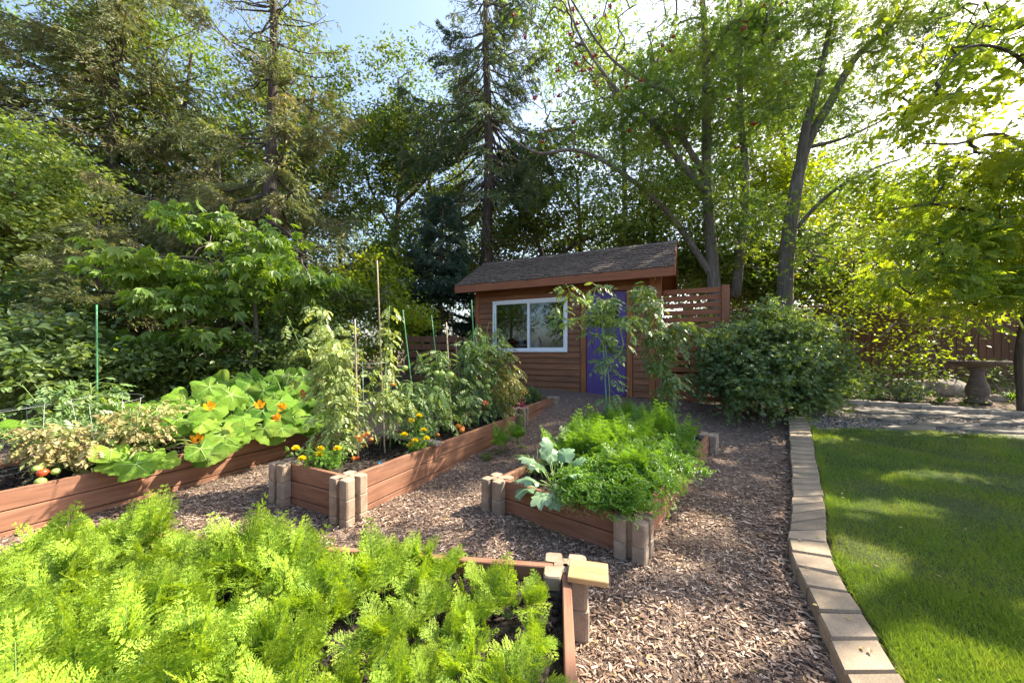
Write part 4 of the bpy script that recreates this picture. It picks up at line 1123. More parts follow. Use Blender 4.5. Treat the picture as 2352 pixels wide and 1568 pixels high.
def in_poly(x, y, P):
    c = False; n = len(P)
    for i in range(n):
        j = (i-1) % n
        if ((P[i][1] > y) != (P[j][1] > y)) and x < (P[j][0]-P[i][0])*(y-P[i][1])/(P[j][1]-P[i][1])+P[i][0]: c = not c
    return c
protosA = [make_fern_plant('carrot_plant', 'feathery yellow-green carrot plant in the raised bed nearest the viewer', 'carrot plant', 'carrot plants in the near bed', M['f_carrot'], 7+i % 3, 0.295, 100+i, 0.6) for i in range(7)]
for p in protosA: p['_u'] = 0
rs = np.random.RandomState(5); cnt = 0
for iy in range(12):
    for ix in range(24):
        lx = 0.05+ix*0.105+rs.normal(0, 0.02); ly = -(0.07+iy*0.105+rs.normal(0, 0.02))
        if lx > 2.47-0.10: continue
        wpos = loc2w(-2.2, 1.97, A_A, lx, ly, 0.22)
        sx = 1176+wpos[0]/wpos[1]*FPX
        if wpos[1] < 0.62 or sx < -300: continue
        # bare soil at the near right corner and in a few gaps
        if lx > 2.12 and -ly > 0.72: continue
        if lx > 2.2 and -ly < 0.25: continue
        if rs.rand() < 0.07: continue
        if 1.40 < lx < 1.62 and -ly < 0.20: continue
        if lx > 1.95 and (-ly < 0.12 or rs.rand() < 0.10): continue
        if 1.70 < lx < 1.80 and -ly > 0.35: continue
        s = rs.uniform(0.62, 0.98)*(1.0 if lx < 1.7 else 0.82)
        if iy <= 1 and lx < 1.95: s *= rs.choice([.75, .9, 1.12])
        if lx > 1.9: s *= .85
        pr = protosA[rs.randint(7)]; rz = rs.rand()*6.28; tl = (rs.normal(0, 0.12), rs.normal(0, 0.12)+0.05)
        if pr['_u'] == 0:
            pr.location = wpos; pr.rotation_euler = (tl[0], tl[1], rz); pr.scale = (s, s, s); pr['_u'] = 1
        else: dup(pr, wpos, rz, s, tilt=tl)
        cnt += 1
protosC = [make_fern_plant('carrot_plant', 'green carrot plant in the bed in front of the purple door', 'carrot plant', 'carrot plants in the middle bed', M['f_carrotd'], 7, 0.42, 200+i, 0.5) for i in range(4)]
for p in protosC: p['_u'] = 0
def put(pr, wpos, rz, s, tl=(0, 0), label=None):
    if pr['_u'] == 0:
        pr.location = wpos; pr.rotation_euler = (tl[0], tl[1], rz); pr.scale = (s, s, s); pr['_u'] = 1
        if label: pr['label'] = label
        return pr
    return dup(pr, wpos, rz, s, label, tilt=tl)
for ix in range(17):
    for iy in range(8):
        lx = 0.40+ix*0.135+rs.normal(0, .02); ly = 0.08+iy*0.125+rs.normal(0, .02)
        if lx > 2.62 or ly > 1.03: continue
        if ly < 0.42 and lx > 0.5 and (lx < 1.65 and ly < 0.42 or rs.rand() < 0.5): continue      # parsley side
        if lx < 0.62 and ly > 0.35: continue    # kohlrabi corner
        if ly < 0.4 and lx > 2.0: continue
        w_ = loc2w(0.753, 2.22, A_C, lx, ly, 0.19)
        put(protosC[rs.randint(4)], w_, rs.rand()*6.28, rs.uniform(0.72, 1.05), (rs.normal(0, .12), rs.normal(0, .12)))
for p in protosA+protosC:
    del p['_u']

# parsley
def parsley(seed, R0=0.2, H=0.24):
    rs = np.random.RandomState(seed); lv, st = G(), G(); P, D, NN, S = [], [], [], []
    for k in range(46):
        a = rs.rand()*6.28; r = R0*rs.rand()**0.6; z = H*(1-0.55*(r/R0)**2)*rs.uniform(0.7, 1.1)
        e = np.array([r*math.cos(a), r*math.sin(a), z]); c = curve((0, 0, 0), e, -0.15, 5, 0.1)
        st.tube(c, np.linspace(0.0022, 0.001, 5), 3, cap=False)
        for m in range(7):
            f = rs.normal(0, 1, 3)*np.array([.028, .028, .018]); P.append(e+f); d = np.array([math.cos(a), math.sin(a), 0.1])+rs.normal(0, .7, 3)
            D.append(d); NN.append(np.array([0, 0, 1.0])+rs.normal(0, .5, 3)); S.append(rs.uniform(.026, .046))
    lv.add(*place(T_PARS, np.array(P), np.array(D), np.array(NN), np.array(S))); return lv, st
pp = []
for i in range(4):
    t = thing('parsley_plant', 'curly dark green parsley plant in the bed in front of the purple door', 'parsley plant', (0, 0, -50), 0, 'parsley plants spilling over the bed edge')
    lv, st = parsley(300+i); lv.obj('leaves', M['f_parsley'], t); st.obj('stalks', M['stem'], t); t['_u'] = 0; pp.append(t)
for i, (lx, ly, s) in enumerate([(0.12,0.10,1.0),(0.08,0.34,.9),(0.30,0.02,1.05),(0.34,0.28,1.1),(0.55,0.10,1.1),(0.60,0.36,1.1),(0.80,0.05,1.05),(0.86,0.30,1.1),(1.08,0.12,1.0),(1.12,0.36,1.1),(1.35,0.06,1.0),(1.42,0.28,1.05),(1.62,0.10,.9),(0.02,0.18,.8),(0.98,-0.10,.75),(1.3,0.5,1.0),(0.72,.55,1.0),(1.72,.35,.9),(0.5,0.2,1.2),(-0.02,0.22,.85),(0.0,0.05,.8),(0.16,0.48,.85),(-.03,.38,.6)]):
    w_ = loc2w(0.753, 2.22, A_C, lx, ly, 0.20); put(pp[i % 4], w_, rs.rand()*6.28, s*1.05, (0, 0))
for p in pp: del p['_u']

# kohlrabi
def lobed(L, W, n=22, wav=0.12, rs=None, curlz=0.18, ruff=0.03, notch=0):
    rs = rs or np.random; v = [(0, 0, 0)]; ring = []
    for fr in (0.5, 1.0):
        for i in range(n):
            a = 2*math.pi*i/n; x = W*math.sin(a); y = L*0.5*(1-math.cos(a))
            k = 1+(wav*math.cos(a*7+1)+0.5*wav*rs.normal()) if fr == 1.0 else 1
            cx, cy = 0, L*0.42; xx = cx+(x-cx)*fr*k; yy2 = cy+(y-cy)*fr*k
            z = -curlz*(xx*xx+ (yy2-cy)**2)/L*1.4+(ruff*rs.normal()*L if fr == 1.0 else 0) + 0.10*abs(xx)*(0.6)
            v.append((xx, yy2, z))
    v[0] = (0, L*0.42, -0.02*L)
    q, t = [], []
    for i in range(n):
        j = (i+1) % n; t.append((0, 1+i, 1+j)); q.append((1+i, 1+n+i, 1+n+j, 1+j))
    return np.array(v), t, q
def put_leaf(g, v, t, q, base, d, n):
    x, y, z = frames(np.array([d], float), np.array([n], float)); g.addtq(base+v[:, 0:1]*x+v[:, 1:2]*y+v[:, 2:3]*z, t, q)
kp = loc2w(0.753, 2.22, A_C, 0.11, 0.62, 0.19)
k = thing('kohlrabi', 'pale kohlrabi with blue-green leaves at the front edge of the parsley bed', 'kohlrabi', tuple(kp))
M['kohlb'] = plain('kohlrabi_bulb', (0.42, 0.52, 0.26), 0.45, 0.4, 0, 0.08)
G().ball((0, 0, 0.045), 0.042, 16).obj('bulb', M['kohlb'], k, smooth=True)
lv, st = G(), G(); rk = np.random.RandomState(3)
for az, el, l, s in ((200,35,.16,.18),(235,12,.10,.19),(150,50,.20,.18),(100,60,.24,.17),(60,55,.24,.17),(262,5,.10,.15),(180,8,.14,.19),(20,55,.20,.16),(120,78,.30,.14),(330,40,.16,.14),(220,60,.24,.15),(300,50,.2,.15),(85,40,.26,.17)):
    a, e = rad(az), rad(el); dr = np.array([math.cos(a)*math.cos(e), math.sin(a)*math.cos(e), math.sin(e)])
    b0 = np.array([0.03*math.cos(a), 0.03*math.sin(a), 0.06]); e0 = b0+dr*l*0.75; st.tube(curve(b0, e0, -0.08, 5, 0.05), np.linspace(.005, .003, 5), 5)
    v, t_, q_ = lobed(s, s*0.42, 26, 0.10, rk, .5, 0.045); dd = dr.copy(); dd[2] -= 0.35; put_leaf(lv, v, t_, q_, e0, dd, np.array([-math.cos(a)*.3, -math.sin(a)*.3, 1]))
lv.obj('leaves', M['f_kohl'], k, smooth=True); st.obj('stalks', M['petiole'], k, smooth=True)
# onion tuft and dill tuft outside the bed
p0 = gpt(1160, 1052); tf = thing('onion_clump', 'clump of thin arching green onion leaves beside the left edge of the middle bed', 'onion clump', tuple(loc2w(0.753, 2.22, A_C, 0.36, 0.97, 0.19)))
g = G()
for i in range(46):
    a = rs.rand()*6.28; L = rs.uniform(.16, .34); e = np.array([math.cos(a)*L*.75, math.sin(a)*L*.75, rs.uniform(0.02, .2)]); c = curve((0, 0, 0), e, -.35, 7, .05); g.tube(c, np.linspace(.003, .001, 7), 4, cap=False)
g.obj('leaves', M['stem'], tf, smooth=True)
dl = [make_fern_plant('dill_plant', 'fine dark green dill sprawling out of the left edge of the middle bed', 'dill plant', 'dill beside the middle bed', M['f_parsley'], 12, .34, 400+i, 1.3) for i in range(2)]
for i, (px, py, s) in enumerate([(1150, 1060, .9), (1190, 1040, 1.0)]):
    dl[i]['label'] = ['fine dark dill sprawling from the left edge of the middle bed, nearer the mulch', 'fine dark dill beside the arching onion leaves at the middle bed'][i]
    pq = gpt(px, py, 0.05); dl[i].location = (pq[0], pq[1]+.25, .12); dl[i].scale = (s, s, s)
tw = thing('thyme_clump', 'small grey-green thyme hanging over the front board of the parsley bed', 'thyme clump', tuple(loc2w(0.753, 2.22, A_C, 0.03, 0.40, 0.21)))
n = 900; P = rs.normal(0, 1, (n, 3))*np.array([.07, .07, .03])+np.array([0, 0, .03]); g = G().add(*place(T_OVAL, P, rs.normal(size=(n, 3)), rs.normal(0, .4, (n, 3))+np.array([0, 0, 1]), rs.uniform(.008, .016, n))); g.obj('leaves', M['f_tomatop'], tw)

# ================================================================== SQUASH
def squash_leaf(rs, L):
    n = 40; v = [(0, L*0.30, 0)]; q, t = [], []; ph = rs.rand()*6
    fr = (0.35, 0.7, 1.0)
    for f in fr:
        for i in range(n):
            a = 2*math.pi*i/n   # a=0 points to the base notch
            r = 0.5*L*(0.96+0.09*math.cos(a*5+math.pi)+0.035*math.cos(a*15+ph))
            notch = math.exp(-(min(a, 2*math.pi-a)/0.22)**2); r *= 1-0.62*notch
            x = r*math.sin(a)*1.10*f; y = L*0.34-r*math.cos(a)*f
            vein = 0.012*math.cos(a*5+math.pi)*L*f*2.5
            z = -0.40*(x*x+(y-L*.3)**2)/L + vein*1.5 + 0.07*abs(x)*f + 0.07*L*f*f*math.sin(a*3+ph) + (rs.normal()*0.008*L if f == 1.0 else 0)
            v.append((x, y, z))
    for i in range(n):
        j = (i+1) % n; t.append((0, 1+j, 1+i))
        for b in range(2): q.append((1+b*n+j, 1+(b+1)*n+j, 1+(b+1)*n+i, 1+b*n+i))
    return np.array(v), t, q
def flower(g, c, d, s, rs):
    d = np.array(d, float); d /= np.linalg.norm(d); a = np.cross(d, [0.3, 0.2, 1]); a /= np.linalg.norm(a); b = np.cross(d, a)
    P, D, NN = [], [], []
    for k in range(5):
        an = 2*math.pi*k/5+rs.normal(0, .1); o = a*math.cos(an)+b*math.sin(an); P.append(c+o*s*.08); D.append(d*0.8+o*0.8); NN.append(d*-.7+o*.6)
    g.add(*place((np.array([(0,0,0),(.22,.2,.05),(.26,.6,.02),(0,1,-.12),(-.26,.6,.02),(-.22,.2,.05)], float), T_OVAL[1]), np.array(P), np.array(D), np.array(NN), s))
def squash(ox, oy, lab, seed, leaves, flowers):
    rs = np.random.RandomState(seed); b = loc2w(-3.5, 2.38, A_E, ox, oy, 0.26); t = thing('squash_plant', lab, 'squash plant', tuple(b), 0, 'squash plants in the left bed'); lv, st = G(), G()
    c_, s_ = math.cos(A_E), math.sin(A_E)
    for (lx, ly, z, L) in leaves:
        x = (lx-ox)*c_-(ly-oy)*s_; y = (lx-ox)*s_+(ly-oy)*c_; e = np.array([x, y, z-0.26]); hd = e*np.array([1, 1, 0]); hl = np.linalg.norm(hd)+.01; hd /= hl
        st.tube(curve((rs.normal(0, .05), rs.normal(0, .05), 0.0), e, -0.10, 6, 0.06), np.linspace(.010, .006, 6), 6)
        v, t_, q_ = squash_leaf(rs, L); dd = np.array([0.35, -0.55, 0])+hd*0.5+rs.normal(0, .4, 3)*np.array([1, 1, .3]); dd[2] = -0.35-rs.rand()*.7
        nnv = np.array([0.35, -0.75, .95])+rs.normal(0, .36, 3); put_leaf(lv, v, t_, q_, e, dd, nnv)
        for i0 in (4, 12, 20, 28, 36):  # pale leaf veins, kept in the stalks mesh
            c_v = [v[0]]+[v[1+b_*40+i0] for b_ in range(3)]; tn = c_v[3]-c_v[0]; pr = np.array([-tn[1], tn[0], 0]); pr /= np.linalg.norm(pr)+1e-9
            vv = []
            for m_, cc in enumerate(c_v): wv_ = .0032*(1-.28*m_); vv += [cc+pr*wv_+[0, 0, .003], cc-pr*wv_+[0, 0, .003]]
            put_leaf(st, np.array(vv), [], [(2*m_, 2*m_+1, 2*m_+3, 2*m_+2) for m_ in range(3)], e, dd, nnv)
    lv.obj('leaves', M['f_squash'], t, smooth=True); st.obj('stalks', M['petiole'], t, smooth=True)
    for f in flowers:
        g = G(); flower(g, np.array(f)-b, (rs.normal(0, .4)+.3, -0.7, .5), 0.075, rs); g.obj('flower', M['orangef'], t)
def sq_leaves(x0, x1, n, rs, zt=0.66):
    out = []
    for i in range(n):
        lx = x0+(x1-x0)*rs.rand(); ly = -0.20+1.35*rs.rand(); 
        z = 0.33+0.1*rs.rand()+(zt-0.33)*min(1, (ly+.25)/0.75)*rs.uniform(0.55, 1.05)
        if ly < 0: z = max(z, .36)
        out.append((lx, ly, z, rs.uniform(0.21, 0.34)))
    return out
rq = np.random.RandomState(12)
squash(0.95, 0.5, 'squash plant with big yellow-green leaves drooping over the board beside the withered tomato', 1, sq_leaves(0.62, 1.35, 34, rq, 0.70)+[(0.66, -.06, .42, .27), (0.82, -.12, .38, .30), (0.6, .05, .5, .25)], [at(480, 935, 3.5)])
squash(1.6, 0.5, 'middle squash plant of the left bed, its leaves standing highest above the board', 2, sq_leaves(1.25, 1.95, 38, rq, 0.80), [at(455, 1010, 3.2)])
squash(2.25, 0.5, 'squash plant with orange blossoms at the far end of the left bed', 3, sq_leaves(1.85, 2.55, 40, rq, 0.92)+[(2.0, -.12, .5, .28), (2.2, -.16, .45, .26)], [at(596, 932, 3.7), at(650, 938, 3.75), at(640, 962, 3.65)])
# the lone big leaf at the left edge
t = thing('rhubarb_plant', 'broad pale ribbed leaf at the far left behind the wire cages', 'rhubarb plant', at(30, 1010, 3.1)); g, st = G(), G()
for px, py, Y, L in ((55, 965, 3.15, .34), (15, 985, 3.0, .3), (110, 960, 3.4, .28), (0, 950, 3.4, .3), (75, 985, 3.2, .26)):
    v, t_, q_ = lobed(L, L*.36, 26, .06, rq, .5, .02); b = np.array(at(px, py, Y))-np.array(t.location); put_leaf(g, v, t_, q_, b, (-.8, -.5, -.1), (0, -.35, 1)); st.tube(curve((0, 0, 0), b, -.1, 5, .05), .008, 5)
g.obj('leaves', M['f_squash'], t, smooth=True); st.obj('stalks', M['petiole'], t, smooth=True)

# ================================================================== TOMATOES
def tomato(name, lab, base, h, rad_, mat, seed, nleaf=110, ls=0.17, lean=(0, 0), prof=None, fruits=(), sides=5, group='tomato plants'):
    rs = np.random.RandomState(seed); t = thing('tomato_plant', lab, 'tomato plant', tuple(base), 0, group); lv, st = G(), G()
    z = np.linspace(0, h, 12); main = np.stack([lean[0]*z/h+0.03*np.sin(z*5+seed), lean[1]*z/h+0.03*np.cos(z*6+seed), z], 1)
    st.tube(main, np.linspace(.009, .004, 12), 6)
    stems = [main]
    for k in range(sides):
        i = rs.randint(1, 9); a = rs.rand()*6.28; L = rad_*rs.uniform(1.0, 1.7); e = main[i]+np.array([math.cos(a)*L*.75, math.sin(a)*L*.75, L*rs.uniform(.5, 1.5)])
        e[2] = min(e[2], h*1.02); c = curve(main[i], e, 0.10, 7, .15); st.tube(c, np.linspace(.006, .0025, 7), 5); stems.append(c)
    P, D, NN, S = [], [], [], []
    nleaf = int(nleaf*1.7); ls *= .8
    for k in range(nleaf):
        c = stems[0] if rs.rand() < 0.45 else stems[rs.randint(len(stems))]
        u = (0.10+0.9*rs.rand())*(len(c)-1); i = int(min(u, len(c)-2)); p = c[i]+(c[i+1]-c[i])*(u-i); a = rs.rand()*6.28
        rr = rad_*(prof(p[2]/h) if prof else 1.0)*rs.uniform(.3, 1.0); d = np.array([math.cos(a), math.sin(a), rs.uniform(-.3, .55)])
        e = p+d*rr*0.55; st.tube([p, (p+e)/2+np.array([0, 0, .01]), e], [.002, .0018, .0014], 3, cap=False)
        P.append(e); dd = d.copy(); dd[2] -= rs.uniform(0.1, .9); D.append(dd); NN.append(np.array([math.cos(a)*.4, math.sin(a)*.4, 1])+rs.normal(0, .35, 3)); S.append(ls*rs.uniform(.6, 1.2))
    lv.add(*place(T_TOM, np.array(P), np.array(D), np.array(NN), np.array(S)))
    lv.obj('leaves', mat, t); st.obj('stem', M['stem'], t, smooth=True)
    for (fp, r, m) in fruits:
        g = G(); q = np.array(fp)-np.array(base); g.ball(q, r, 12, .86, 5, .03); g.obj('tomato', M[m], t, smooth=True)
    return t
def stake(base, top, r, mat, name, lab):
    o = thing(name, lab, 'stake', tuple(base)); v = np.array(top)-np.array(base)
    g = G(); c = np.array([v*f for f in np.linspace(-0.05, 1, 8)]); g.tube(c, r*np.linspace(1.1, .85, 8), 8); g.obj('rod', mat, o, smooth=True)
    g = G()
    if mat is M['gstake']:
        for k in range(26): q = v*(k+1)/27; g.tube([q-np.array([0, 0, .002]), q+np.array([0, 0, .002])], r*1.35, 7)
        g.obj('ring_ribs', mat, o)
    else:
        for k in range(5): q = v*(k+.7)/5.5; g.tube([q-np.array([0, 0, .004]), q, q+np.array([0, 0, .004])], [r*1.0, r*1.3, r*1.0], 8)
        g.obj('nodes', mat, o)
    return o
def wirecage(c, r0, r1, h, lab, tilt=(0, 0), grp='wire tomato cages'):
    o = thing('tomato_cage', lab, 'tomato cage', tuple(c), 0, grp); o.rotation_euler = (tilt[0], tilt[1], 0)
    for f in (0.25, 0.62, 1.0):
        r = r0+(r1-r0)*f; a = np.linspace(0, 2*math.pi, 33); G().tube(np.stack([r*np.cos(a), r*np.sin(a), np.full(33, h*f)], 1), .0016, 5, cap=False).obj('hoop', M['wire'], o, smooth=True)
    for k in range(4):
        a = 2*math.pi*k/4+.4; G().tube([(r0*.9*math.cos(a), r0*.9*math.sin(a), -.08), (r1*math.cos(a), r1*math.sin(a), h+.01)], .0018, 5).obj('leg', M['wire'], o, smooth=True)
S0 = 0.27
stake((-1.25, 3.52, S0), at(866, 598, 3.52), .008, M['bamboo'], 'bamboo_stake', 'tallest bamboo stake, rising above the tomatoes to the middle of the trees')
stake((-1.42, 3.31, S0), at(815, 733, 3.31), .009, M['bamboo'], 'bamboo_stake', 'brown bamboo stake just left of the tallest stake, beside the pale tomato bush')
stake((-1.06, 4.05, S0), at(925, 711, 4.05), .006, M['gstake'], 'plant_stake', 'thin green stake right of the tallest bamboo stake')
stake((-0.86, 4.55, S0), at(991, 724, 4.75), .006, M['gstake'], 'plant_stake', 'short green stake standing in front of the dark compost bin')
stake((-0.72, 4.3, S0), at(1025, 740, 4.35), .009, M['bamboo'], 'bamboo_stake', 'bamboo stake leaning slightly right in the middle of the tomato bed')
stake((-.44, 4.72, S0), at(1083, 689, 4.75), .0075, M['gstake'], 'plant_stake', 'tall green stake left of the shed window')
stake((-.23, 5.16, S0), at(1136, 720, 5.16), .0075, M['gstake'], 'plant_stake', 'green stake just in front of the left edge of the shed window')
stake((1.16, 4.30, .19), at(1380, 702, 4.3), .0075, M['gstake'], 'plant_stake', 'leaning green stake in front of the purple door')
stake((1.93, 4.60, .19), at(1516, 704, 4.6), .0085, M['gstake'], 'plant_stake', 'upright green stake in front of the right corner of the shed')
stake(gpt(228, 897), at(222, 700, 4.2), .0085, M['gstake'], 'plant_stake', 'lone green stake on the far left above the dark bushes') if False else stake((-4.86, 4.2, .03), at(222, 700, 4.2), .0085, M['gstake'], 'plant_stake', 'lone green stake on the far left above the dark bushes')
A4 = lambda px, py, Y: at(px, py, Y)
tomato('t', 'tall pale feathery tomato bush at the near left of the tomato bed', (-1.55, 3.28, S0), 1.10, .25, M['f_tomatop'], 11, 210, .12, (-.10, .1), lambda t: 1.2-0.5*t, [(A4(836, 1000, 3.05), .022, 'tomor'), (A4(845, 995, 3.05), .02, 'tomor'), (A4(828, 1010, 3.05), .02, 'tomor'), (A4(853, 1008, 3.05), .017, 'tomor'), (A4(822, 1003, 3.05), .02, 'tomor')], 9)
tomato('t', 'pale upright tomato plant with open top rising left above the squash flowers', (-1.72, 3.40, S0), 1.42, .24, M['f_tomatop'], 12, 150, .13, (-.12, .05), lambda t: 1.1-0.5*t, [(A4(694, 897, 3.3), .014, 'tomred'), (A4(701, 903, 3.3), .014, 'tomred'), (A4(692, 905, 3.3), .013, 'tomred'), (A4(698, 911, 3.3), .013, 'tomred'), (A4(737, 876, 3.2), .018, 'tomor')], 6)
tomato('t', 'grey-green tomato plant climbing the tallest bamboo stake', (-1.25, 3.60, S0), 1.45, .20, M['f_tomatop'], 13, 100, .12, (.0, 0), lambda t: 1.0-.55*t, [(A4(902, 882, 3.5), .02, 'tomor')], 4)
tomato('t', 'low dark green tomato plant behind the grey plank', (-1.05, 3.85, S0), .66, .28, M['f_tomato'], 14, 130, .13, (0, 0), None, [(A4(930, 845, 4.0), .035, 'tomgr')], 6)
tomato('t', 'bright green tomato plant with large green tomatoes in the middle of the bed', (-0.90, 4.20, S0), .98, .25, M['f_tomato'], 15, 140, .15, (.05, 0), None, [(A4(1015, 858, 4.0), .04, 'tomgr'), (A4(1003, 857, 4.0), .036, 'tomgr'), (A4(1034, 861, 4.0), .046, 'tomgr'), (A4(1001, 892, 4.0), .036, 'tomgr'), (A4(1006, 998, 3.85), .022, 'tomor')], 6)
tomato('t', 'leafy tomato plant with a yellow and an orange tomato low on its stem', (-.62, 4.52, S0), 1.08, .25, M['f_tomato'], 16, 130, .15, (.05, 0), None, [(A4(1060, 988, 4.25), .036, 'tomor'), (A4(1052, 978, 4.25), .036, 'tomor'), (A4(1048, 1000, 4.22), .036, 'tomgr'), (A4(1062, 983, 4.3), .03, 'tomor')], 6)
tomato('t', 'tomato plant tied to the tall green stake left of the shed window', (-.44, 4.80, S0), 1.35, .22, M['f_tomato'], 17, 110, .15, (0, 0), lambda t: 1.1-.4*t, [(A4(1120, 873, 4.7), .042, 'tomgr'), (A4(1119, 887, 4.7), .04, 'tomgr'), (A4(1106, 845, 4.7), .03, 'tomgr'), (A4(1112, 925, 4.65), .045, 'tomred'), (A4(1100, 933, 4.65), .03, 'tomgr')], 5)
tomato('t', 'yellowing tomato plant at the far end of the tomato bed', (-.18, 5.16, S0), 1.0, .27, M['f_tomatoy'], 18, 110, .17, (.15, 0), lambda t: 1.1-.5*t, [], 5)
tomato('t', 'thin green tomato plant on the stake by the left edge of the shed window', (-.25, 5.05, S0), 1.3, .18, M['f_tomato'], 28, 75, .15, (0.05, 0), lambda t: 1.1-.4*t, [], 4)
tomato('t', 'withered brown tomato plant with a red and yellow tomato in the left wire cage', (-3.62, 2.82, .26), .42, .30, M['f_dry'], 19, 130, .12, (0, 0), None, [(A4(98, 1085, 2.62), .032, 'tomred'), (A4(85, 1076, 2.64), .028, 'tomgr'), (A4(93, 1105, 2.6), .032, 'tomgr'), (A4(112, 1025, 2.7), .03, 'tomgr'), (A4(162, 1022, 2.8), .03, 'tomgr'), (A4(128, 1082, 2.65), .026, 'tomgr')], 8)
tomato('t', 'green tomato plant standing behind the withered ones in the wire cages', (-3.85, 3.25, .26), .72, .30, M['f_tomato'], 41, 150, .14, (0, 0), None, [], 7)
tomato('t', 'withered brown tomato plant in the right wire cage beside the squash', (-3.38, 3.20, .26), .50, .27, M['f_dry'], 20, 120, .12, (0, 0), None, [(A4(256, 1015, 3.0), .03, 'tomgr'), (A4(245, 1040, 2.98), .03, 'tomgr')], 7)
wirecage((-3.80, 2.74, .2), .14, .24, .62, 'leftmost wire tomato cage at the edge of the picture', (.05, -.12))
wirecage((-3.50, 3.12, .2), .14, .22, .66, 'wire tomato cage round the withered plant beside the squash', (.08, .05))
wirecage((-1.42, 3.45, .2), .14, .22, .95, 'wire cage leaning right beside the pale tomato bush', (.0, -.02))
# sprawling tomatoes in front of the shed
def vine(lab, base, pts, side, mat, seed, nl, ls, blossoms=()):
    rs = np.random.RandomState(seed); t = thing('tomato_plant', lab, 'tomato plant', tuple(base), 0, 'tomato plants'); lv, st = G(), G(); P, D, NN, S = [], [], [], []
    b = np.array(base)
    for path in [pts]+side:
        c, _ = smooth_path([(p[0]-b[0], p[1]-b[1], p[2]-b[2], .01) for p in path], 5); st.tube(c, np.linspace(.007, .0025, len(c)), 5)
        L = np.sum(np.linalg.norm(np.diff(c, axis=0), axis=1)); k = int(nl*L)
        for _ in range(k):
            u = rs.rand()*(len(c)-1); i = int(min(u, len(c)-2)); p = c[i]+(c[i+1]-c[i])*(u-i); a = rs.rand()*6.28; d = np.array([math.cos(a), math.sin(a), rs.uniform(-.5, .4)])
            e = p+d*rs.uniform(.02, .09); st.tube([p, e], [.002, .0015], 3, cap=False); P.append(e); dd = d.copy(); dd[2] -= rs.uniform(0, .7); D.append(dd); NN.append(np.array([0, -.2, 1])+rs.normal(0, .4, 3)); S.append(ls*rs.uniform(.6, 1.2))
    lv.add(*place(T_TOM, np.array(P), np.array(D), np.array(NN), np.array(S))); lv.obj('leaves', mat, t); st.obj('stem', M['petiole'], t, smooth=True)
    if blossoms:
        g = G()
        for f in blossoms: g.add(*place(T_LEAF, np.tile(np.array(f)-b, (6, 1)), rs.normal(size=(6, 3)), rs.normal(size=(6, 3)), .035))
        g.obj('blossoms', M['marig'], t)
b = (1.16, 4.3, .19)
vine('leggy tomato vine spreading across the shed window and the purple door', b,
     [b, A4(1400, 900, 4.3), A4(1393, 820, 4.3), A4(1385, 740, 4.3), A4(1382, 690, 4.3), A4(1412, 700, 4.3)],
     [[A4(1383, 735, 4.3), A4(1360, 700, 4.25), A4(1335, 690, 4.2), A4(1312, 672, 4.2), A4(1300, 652, 4.2)], [A4(1385, 725, 4.3), A4(1345, 728, 4.2), A4(1310, 735, 4.15), A4(1285, 728, 4.15), A4(1277, 700, 4.15)],
      [A4(1360, 700, 4.25), A4(1366, 668, 4.25), A4(1370, 655, 4.25)], [A4(1390, 800, 4.3), A4(1372, 770, 4.25), A4(1355, 765, 4.2)], [A4(1395, 840, 4.3), A4(1430, 800, 4.3), A4(1425, 750, 4.3), A4(1440, 725, 4.3)]], M['f_tomato'], 31, 46, .14, [A4(1316, 665, 4.2), A4(1384, 692, 4.2), A4(1408, 690, 4.2)])
b = (1.93, 4.6, .19)
vine('tall tomato vine on the stake in front of the right corner of the shed', b,
     [b, A4(1520, 900, 4.6), A4(1518, 820, 4.6), A4(1510, 750, 4.6), A4(1500, 700, 4.6), A4(1480, 675, 4.6), A4(1475, 655, 4.6)],
     [[A4(1518, 830, 4.6), A4(1545, 800, 4.55), A4(1560, 770, 4.5), A4(1545, 740, 4.5)], [A4(1516, 780, 4.6), A4(1480, 760, 4.55), A4(1460, 730, 4.5), A4(1455, 700, 4.5), A4(1490, 690, 4.5)],
      [A4(1520, 850, 4.6), A4(1500, 820, 4.55), A4(1490, 780, 4.5)], [A4(1520, 900, 4.6), A4(1540, 880, 4.5), A4(1555, 860, 4.5), A4(1550, 900, 4.5)], [A4(1518, 780, 4.6), A4(1540, 745, 4.5), A4(1580, 745, 4.5), A4(1600, 750, 4.5)]], M['f_tomato'], 32, 62, .14, [A4(1478, 690, 4.5)])

# marigolds
def marigold(base, flowers, lab, seed):
    rs = np.random.RandomState(seed); t = thing('marigold_plant', lab, 'marigold', tuple(base)); b = np.array(base); lv, st = G(), G(); P, D, S = [], [], []
    hs = np.array([np.array(f)-b for f in flowers]); hm = hs[:, 2].max()
    for i in range(260):
        j = rs.randint(len(hs)); f = rs.rand()**.8; p = hs[j]*f+rs.normal(0, .035, 3); p[2] = min(abs(p[2]), hs[j][2]-.01); P.append(p); D.append(rs.normal(size=3)+np.array([0, 0, .4])); S.append(rs.uniform(.03, .055))
    lv.add(*place(T_ROWAN, np.array(P), np.array(D), rs.normal(0, .5, (260, 3))+np.array([0, 0, 1]), np.array(S))); lv.obj('leaves', M['f_parsley'], t)
    for h in hs: st.tube(curve((0, 0, 0), h, -.1, 5, .1), .0025, 4)
    st.obj('stem', M['stem'], t)
    for h in hs:
        g = G(); n = 90; v = rs.normal(size=(n, 3)); v /= np.linalg.norm(v, axis=1)[:, None]; v[:, 2] = np.abs(v[:, 2])*.8-.1
        g.add(*place(T_OVAL, h+v*.010, v, rs.normal(size=(n, 3)), .025)); g.obj('flower', M['marig'], t)
b = loc2w(-1.23, 2.696, A_B, .20, .40, S0)
